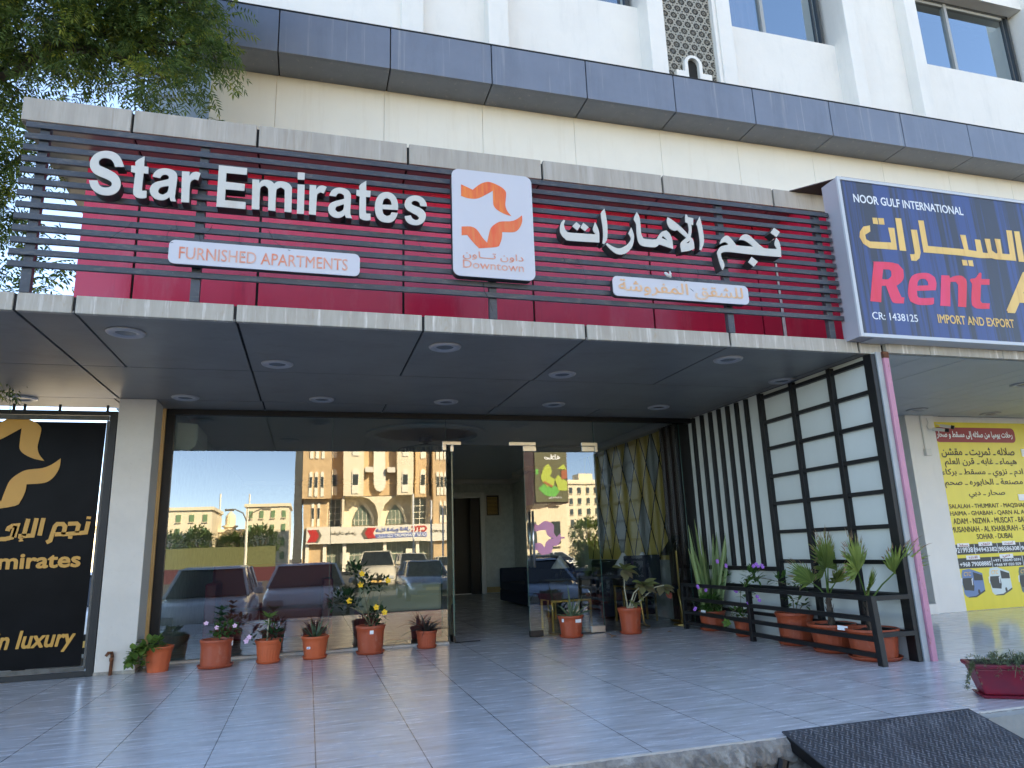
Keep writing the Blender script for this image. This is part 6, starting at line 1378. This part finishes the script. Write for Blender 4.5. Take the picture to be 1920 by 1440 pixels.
# billboard building
block('tan roadside building carrying the green billboard', 13.6, 19.2, 13, 52, 9, MT['cream_r'], MT['dark_glass'], 4, 3)
t = thing('billboard', 'dark olive billboard with green and yellow painted figures on the tan building', 'billboard', (15.6, -27, 4))
c = MB(); c.box(14.45, 16.85, -33.4, -27.1, 4.0, 9.0); c.build('box', MT['maroon'], t)
MT['bill'] = mat('olive_print', (.11,.105,.045), .5); c = MB(); c.box(14.5, 16.8, -27.1, -27.0, 4.08, 8.9); BL = c.build('face', MT['bill'], t)
MT['bg1'] = mat('bright_green_print', (.12,.42,.06), .5); MT['bg2'] = mat('lime_print', (.42,.50,.06), .5); MT['bg3'] = mat('brick_print', (.36,.10,.04), .5)
def blob(mb_, pts, y=-26.99): mb_.prism(smooth_poly([(14.5+a*2.3, 4.08+b*3.0) for a, b in pts]), [], y, y-.02)
c = MB(); blob(c, [(.10,.30),(.3,.15),(.6,.12),(.75,.25),(.6,.35),(.3,.42)]); blob(c, [(.02,.62),(.10,.62),(.10,.75),(.02,.75)]); c.build('green_shapes', MT['bg1'], BL)
c = MB(); blob(c, [(.2,.62),(.3,.80),(.42,.86),(.5,.78),(.52,.66),(.45,.58),(.6,.5),(.55,.36),(.35,.34),(.2,.48)], -26.975); blob(c, [(.6,.5),(.7,.6),(.98,.45),(.98,.25),(.7,.25)], -26.975); blob(c, [(.68,.74),(.9,.86),(.99,.72)], -26.975); c.build('lime_shapes', MT['bg2'], BL)
c = MB(); blob(c, [(.80,.50),(.99,.52),(.99,.72),(.80,.70)], -26.96); blob(c, [(.25,.42),(.5,.32),(.52,.36),(.28,.46)], -26.96); c.build('brick_shapes', MT['bg3'], BL)
c = MB(); text(c, arabic('صلاله'), 15.2, 16.3, 6.98, 7.3, -26.985, .02, bold=.03, face=-1); text(c, arabic('وزارة التراث'), 15.4, 16.3, 4.3, 4.45, -26.985, .02, bold=.02, face=-1); c.build('white_marks', MT['sign_white'], BL)
# roadside trees in the reflection
def round_tree(x, y, label, r, h):
    t = thing('street_tree', label, 'tree', (x, y, -.6), 'bushy trees across the street')
    c = MB(); c.tube([(x,y,-.6),(x+.1,y,h*.4),(x,y,h*.7)], [.2,.15,.08], 7)
    for k in range(6): a = k*1.05; c.tube([(x,y,h*.35),(x+r*.6*math.cos(a),y+r*.6*math.sin(a),h*.75)], [.09,.03], 5)
    c.build('trunk', MT['bark'], t)
    c = MB()
    for i in range(1500):
        d = rv(); d.normalize(); q = Vector((x+d.x*r*rnd.uniform(.5,1), y+d.y*r*rnd.uniform(.5,1), h*.62+d.z*h*.42*rnd.uniform(.5,1)))
        leaf(c, q, d+rv(.6), (0,0,1), .32, .17, .3, 2)
    c.build('crown', MT['tree_leaf'], t, fixn=False)
for x, y, r, h, lb in ((-8.6,-45,1.5,3.6,'dark bushy tree left of the lamp, above the olive wall'),(-6.2,-46,1.3,3.2,'small dark tree behind the olive wall'),(-3.8,-45,1.8,3.7,'broad dark tree right of the lamp, above the olive wall'),(23.3,-40,2.0,3.4,'bushy tree before the large tan block at right'),(-11.5,-48,2.2,3.6,'dark tree at the left end of the olive wall')): round_tree(x, y, lb, r, h)

# parked cars
def car(label, x, y, rot, paint, L=4.4, W=1.76, H=1.48, suv=False, plate=None, grille=True):
    t = thing('parked_car', label, 'car', (x, y, -.6), 'cars parked in front of the hotel'); t['_o'] = [0, 0, 0]
    hw = W/2; z0 = .20; hood = H*.60; belt = H*.64
    sec = [(-L/2,.34,.56,.74),(-L/2+.06,.24,.66,.84),(-L/2+.35,z0,hood*.92,.93),(-L/2+.9,z0,hood,.98),(-L*.14,z0,belt,1.0),(L*.18,z0,belt,1.0),(L/2-.75,z0,belt,.98),(L/2-.2,.24,belt*.97,.92),(L/2-.03,.30,belt*.90,.86),(L/2,.38,belt*.72,.80)]
    c = MB(); vs = []; n = 10
    for s, a, b, k in sec:
        w_ = hw*k
        for u, v in ((-.62,a),(-.96,a+.06),(-1.0,a+(b-a)*.45),(-.97,a+(b-a)*.80),(-.86,b),(.86,b),(.97,a+(b-a)*.80),(1.0,a+(b-a)*.45),(.96,a+.06),(.62,a)): vs.append((u*w_, s, v))
    fs = [(i*n+k, i*n+(k+1) % n, (i+1)*n+(k+1) % n, (i+1)*n+k) for i in range(len(sec)-1) for k in range(n)]+[tuple(range(n)), tuple(range((len(sec)-1)*n, len(sec)*n))[::-1]]
    c.add(vs, fs); B_ = c.build('body', paint, t, smooth=True)
    a0, a1 = -L*.22, (L*.42 if suv else L*.36); r0, r1 = -L*.06, (L*.37 if suv else L*.20)
    c = MB(); zb, zt = belt-.01, H-.05; w0, w1 = hw*.88, hw*.70
    c.add([(-w0,a0,zb),(w0,a0,zb),(w0,a1,zb),(-w0,a1,zb),(-w1,r0,zt),(w1,r0,zt),(w1,r1,zt),(-w1,r1,zt)], [(0,1,5,4),(1,2,6,5),(2,3,7,6),(3,0,4,7)]); c.build('windows', MT['car_glass'], t)
    c = MB(); c.add([(-w1*1.02,r0-.05,zt),(w1*1.02,r0-.05,zt),(w1*1.02,r1+.05,zt),(-w1*1.02,r1+.05,zt),(-w1*.85,r0+.12,H),(w1*.85,r0+.12,H),(w1*.85,r1-.15,H),(-w1*.85,r1-.15,H)], [(0,3,2,1),(4,5,6,7),(0,1,5,4),(1,2,6,5),(2,3,7,6),(3,0,4,7)]); c.build('roof', paint, t, smooth=False, bevel=.02)
    c = MB()
    for e in (-1, 1):
        c.tube([(e*w0,a0,zb),(e*w1,r0,zt)], .035, 5); c.tube([(e*w0,a1,zb),(e*w1,r1,zt)], .045, 5); c.tube([(e*w0,(a0+a1)/2,zb),(e*w1,(r0+r1)/2,zt)], .03, 5)
    c.build('pillars', paint, t)
    for s in (-L*.30, L*.29):
        for e in (-1, 1):
            c = MB(); vs = []; N = 18
            for (yy_, rr_) in ((e*hw*.80,.0),(e*hw*.80,.31),(e*(hw-.01),.315),(e*(hw+.005),.29),(e*(hw+.005),.22),(e*(hw-.02),.20),(e*(hw-.02),0)):
                for k in range(N): vs.append((yy_, s+rr_*math.cos(2*math.pi*k/N), .315+rr_*math.sin(2*math.pi*k/N)))
            fs = [(i*N+k, i*N+(k+1) % N, (i+1)*N+(k+1) % N, (i+1)*N+k) for i in range(6) for k in range(N)]
            c.add(vs, fs[:4*N], 0); c.f += [tuple(q+len(c.v)-len(vs) for q in f) for f in fs[4*N:]]; c.m += [1]*(2*N)
            c.build('wheel', [MT['tyre'], MT['steel']], t, smooth=False)
    for e in (-1, 1):
        c = MB(); c.box(e*hw*.66-.19, e*hw*.66+.19, -L/2-.012, -L/2+.14, .56, .70); c.build('headlight', MT['lens_clear'], t, bevel=.02)
        c = MB(); c.box(e*hw*.70-.15, e*hw*.70+.15, L/2-.10, L/2+.012, .66, .84); c.build('tail_light', MT['tail'], t, bevel=.02)
        c = MB(); c.box(e*(hw+.09)-.09, e*(hw+.09)+.09, a0+.10, a0+.20, belt+.0, belt+.14); c.build('wing_mirror', paint, t, bevel=.02)
    if grille:
        c = MB(); c.box(-.36, .36, -L/2-.012, -L/2+.05, .48, .60); c.box(-.55, .55, -L/2-.008, -L/2+.08, .30, .40); c.build('grille', MT['black'], t)
    if grille:
        c = MB(); c.box(-.24, .24, -L/2-.022, -L/2-.013, .40, .50); c.box(-.24, .24, L/2+.013, L/2+.022, .50, .60); c.build('number_plate', plate or MT['sign_yellow'], t)
    t.rotation_euler = (0, 0, rot); return t
MT['car_glass'] = mat('dark_car_glass', (.012,.014,.016), .05, spec=.8); MT['tyre'] = mat('tyre_rubber', (.02,.02,.02), .8)
MT['lens_clear'] = mat('clear_lamp_lens', (.55,.57,.58), .1); MT['tail'] = mat('red_lamp_lens', (.42,.01,.012), .15)
MT['p_white'] = mat('white_car_paint', (.74,.76,.76), .25, coat=.6); MT['p_silver'] = mat('silver_blue_car_paint', (.36,.42,.52), .25, .3, coat=.6); MT['p_grey'] = mat('grey_car_paint', (.30,.31,.31), .25, .2, coat=.5); MT['p_blue'] = mat('pale_blue_car_paint', (.34,.44,.60), .25, .2, coat=.5); MT['p_beige'] = mat('beige_car_paint', (.56,.52,.42), .3, coat=.4)
PI = math.pi
# car noses point along -Y of their own frame; rotated by pi they face the hotel
car('white car parked nose-in at the far left, close to the terrace', -1.95, 1.0, PI, MT['p_white'], 4.5, 1.80, 1.55, True, None, False)
car('white hatchback parked behind the photographer, second from the left in the reflection', -.02, -2.55, PI, MT['p_white'], 4.2, 2.15, 1.52, True, None, False)
car('pale blue saloon parked nose-in before the right glass door', 5.35, .7, PI, MT['p_blue'], 4.4, 1.80, 1.46)
car('silver blue saloon with yellow plate facing the hotel from the car park', 4.25, -9.6, PI, MT['p_silver'], 4.3, 1.72, 1.42)
car('pale van like estate beside the grey car in the reflection', 3.3, -18.5, PI+.1, MT['p_beige'], 4.6, 1.9, 1.85, True)
car('grey estate car with red plate near the steps', 5.9, -24.5, PI, MT['p_grey'], 4.6, 1.85, 1.7, True, MT['tail'])
car('beige saloon parked further right by the white poles', 8.3, -26, PI, MT['p_beige'], 4.4, 1.8, 1.45)
car('dark blue saloon standing across the car park at right', 9.6, -10.5, PI/2+.2, mat('dark_blue_car_paint', (.04,.06,.12), .25, coat=.5), 4.4, 1.8, 1.45)
car('white car far right by the sunlit wall', 14.6, -24, PI/2, MT['p_white'], 4.4, 1.8, 1.5)
car('white car with red tail lamps parked beyond the alley left of the building', -4.2, 15.5, .35, MT['p_white'], 4.5, 1.8, 1.55, True)
# pedestrians in the reflection
def person(label, x, y, z, robe, skin, hair, rot=0, walk=.12):
    t = thing('person', label, 'person', (x, y, z)); t['_o'] = [0, 0, 0]
    me = bpy.data.meshes.new('body')
    J = dict(pel=(0,0,.95), ab=(0,0,1.12), ch=(0,-.02,1.34), nk=(0,-.02,1.48), hd=(0,-.03,1.60), tp=(0,-.03,1.71), nose=(0,-.12,1.59),
             sl=(-.19,-.01,1.40), el=(-.25,-.02,1.13), wl=(-.25,-.10,.89), hl=(-.25,-.13,.81), sr=(.19,-.01,1.40), er=(.25,.02,1.13), wr=(.24,-.03,.88), hr=(.24,-.05,.80),
             tl=(-.09,0,.90), kl=(-.10,-walk,.49), fl=(-.10,-walk*.8,.09), ol=(-.10,-walk*.8-.15,.04), tr=(.09,0,.90), kr=(.10,walk*.2,.49), fr=(.10,walk*1.6,.11), orr=(.10,walk*1.6-.14,.04))
    ks = list(J); E = [('pel','ab'),('ab','ch'),('ch','nk'),('nk','hd'),('hd','tp'),('hd','nose'),('ch','sl'),('sl','el'),('el','wl'),('wl','hl'),('ch','sr'),('sr','er'),('er','wr'),('wr','hr'),('pel','tl'),('tl','kl'),('kl','fl'),('fl','ol'),('pel','tr'),('tr','kr'),('kr','fr'),('fr','orr')]
    RD = dict(pel=.135, ab=.125, ch=.145, nk=.055, hd=.092, tp=.075, nose=.02, sl=.065, el=.048, wl=.034, hl=.035, sr=.065, er=.048, wr=.034, hr=.035, tl=.09, kl=.062, fl=.045, ol=.035, tr=.09, kr=.062, fr=.045, orr=.035)
    me.from_pydata([J[k] for k in ks], [(ks.index(a), ks.index(b)) for a, b in E], [])
    o = bpy.data.objects.new('body', me); COL.objects.link(o); o.parent = t; me.materials.append(skin)
    sk = o.modifiers.new('skin', 'SKIN')
    for i, k in enumerate(ks): me.skin_vertices[0].data[i].radius = (RD[k], RD[k]*.85)
    me.skin_vertices[0].data[0].use_root = True
    ss = o.modifiers.new('sub', 'SUBSURF'); ss.levels = 1; ss.render_levels = 1
    c = MB(); c.lathe((0,-.015,0), [(.24,.14),(.235,.16),(.21,.55),(.19,.95),(.185,1.15),(.20,1.34),(.15,1.44),(.065,1.49)], 20, sy=.72); c.build('robe', robe, t, smooth=True)
    for e in (-1, 1):
        c = MB(); c.tube([(e*.16,-.01,1.41),(e*.26,-.01,1.14),(e*.26,-.06,.92)], [.085,.075,.085], 10); c.build('sleeve', robe, t, smooth=True)
    c = MB(); c.lathe((0,-.025,1.60), [(.105,.0),(.112,.05),(.10,.11),(.06,.145),(0,.15)], 16); c.build('hair', hair, t, smooth=True)
    t.rotation_euler = (0, 0, rot); return t
MT['skin'] = mat('brown_skin', (.22,.11,.065), .6); MT['robe_w'] = mat('white_cotton', (.80,.79,.75), .85); MT['dark_cloth'] = mat('dark_cloth', (.03,.03,.035), .85)
person('person in a long white robe walking near the steps across the street', 9.3, -50.5, -.6, MT['robe_w'], MT['skin'], MT['robe_w'], PI)
person('person in dark clothes standing by the sunlit wall in the door reflection', 15.6, -30, -.6, MT['dark_cloth'], MT['skin'], MT['dark_cloth'], PI*.8, .05)
# alley at the left, glimpsed past the banner
block('sunlit cream building seen in the slit beside the banner', -16, -8.5, 2.6, -17, 10, MT['cream_r'], MT['dark_glass'], 2, 4, 'buildings beyond the alley')
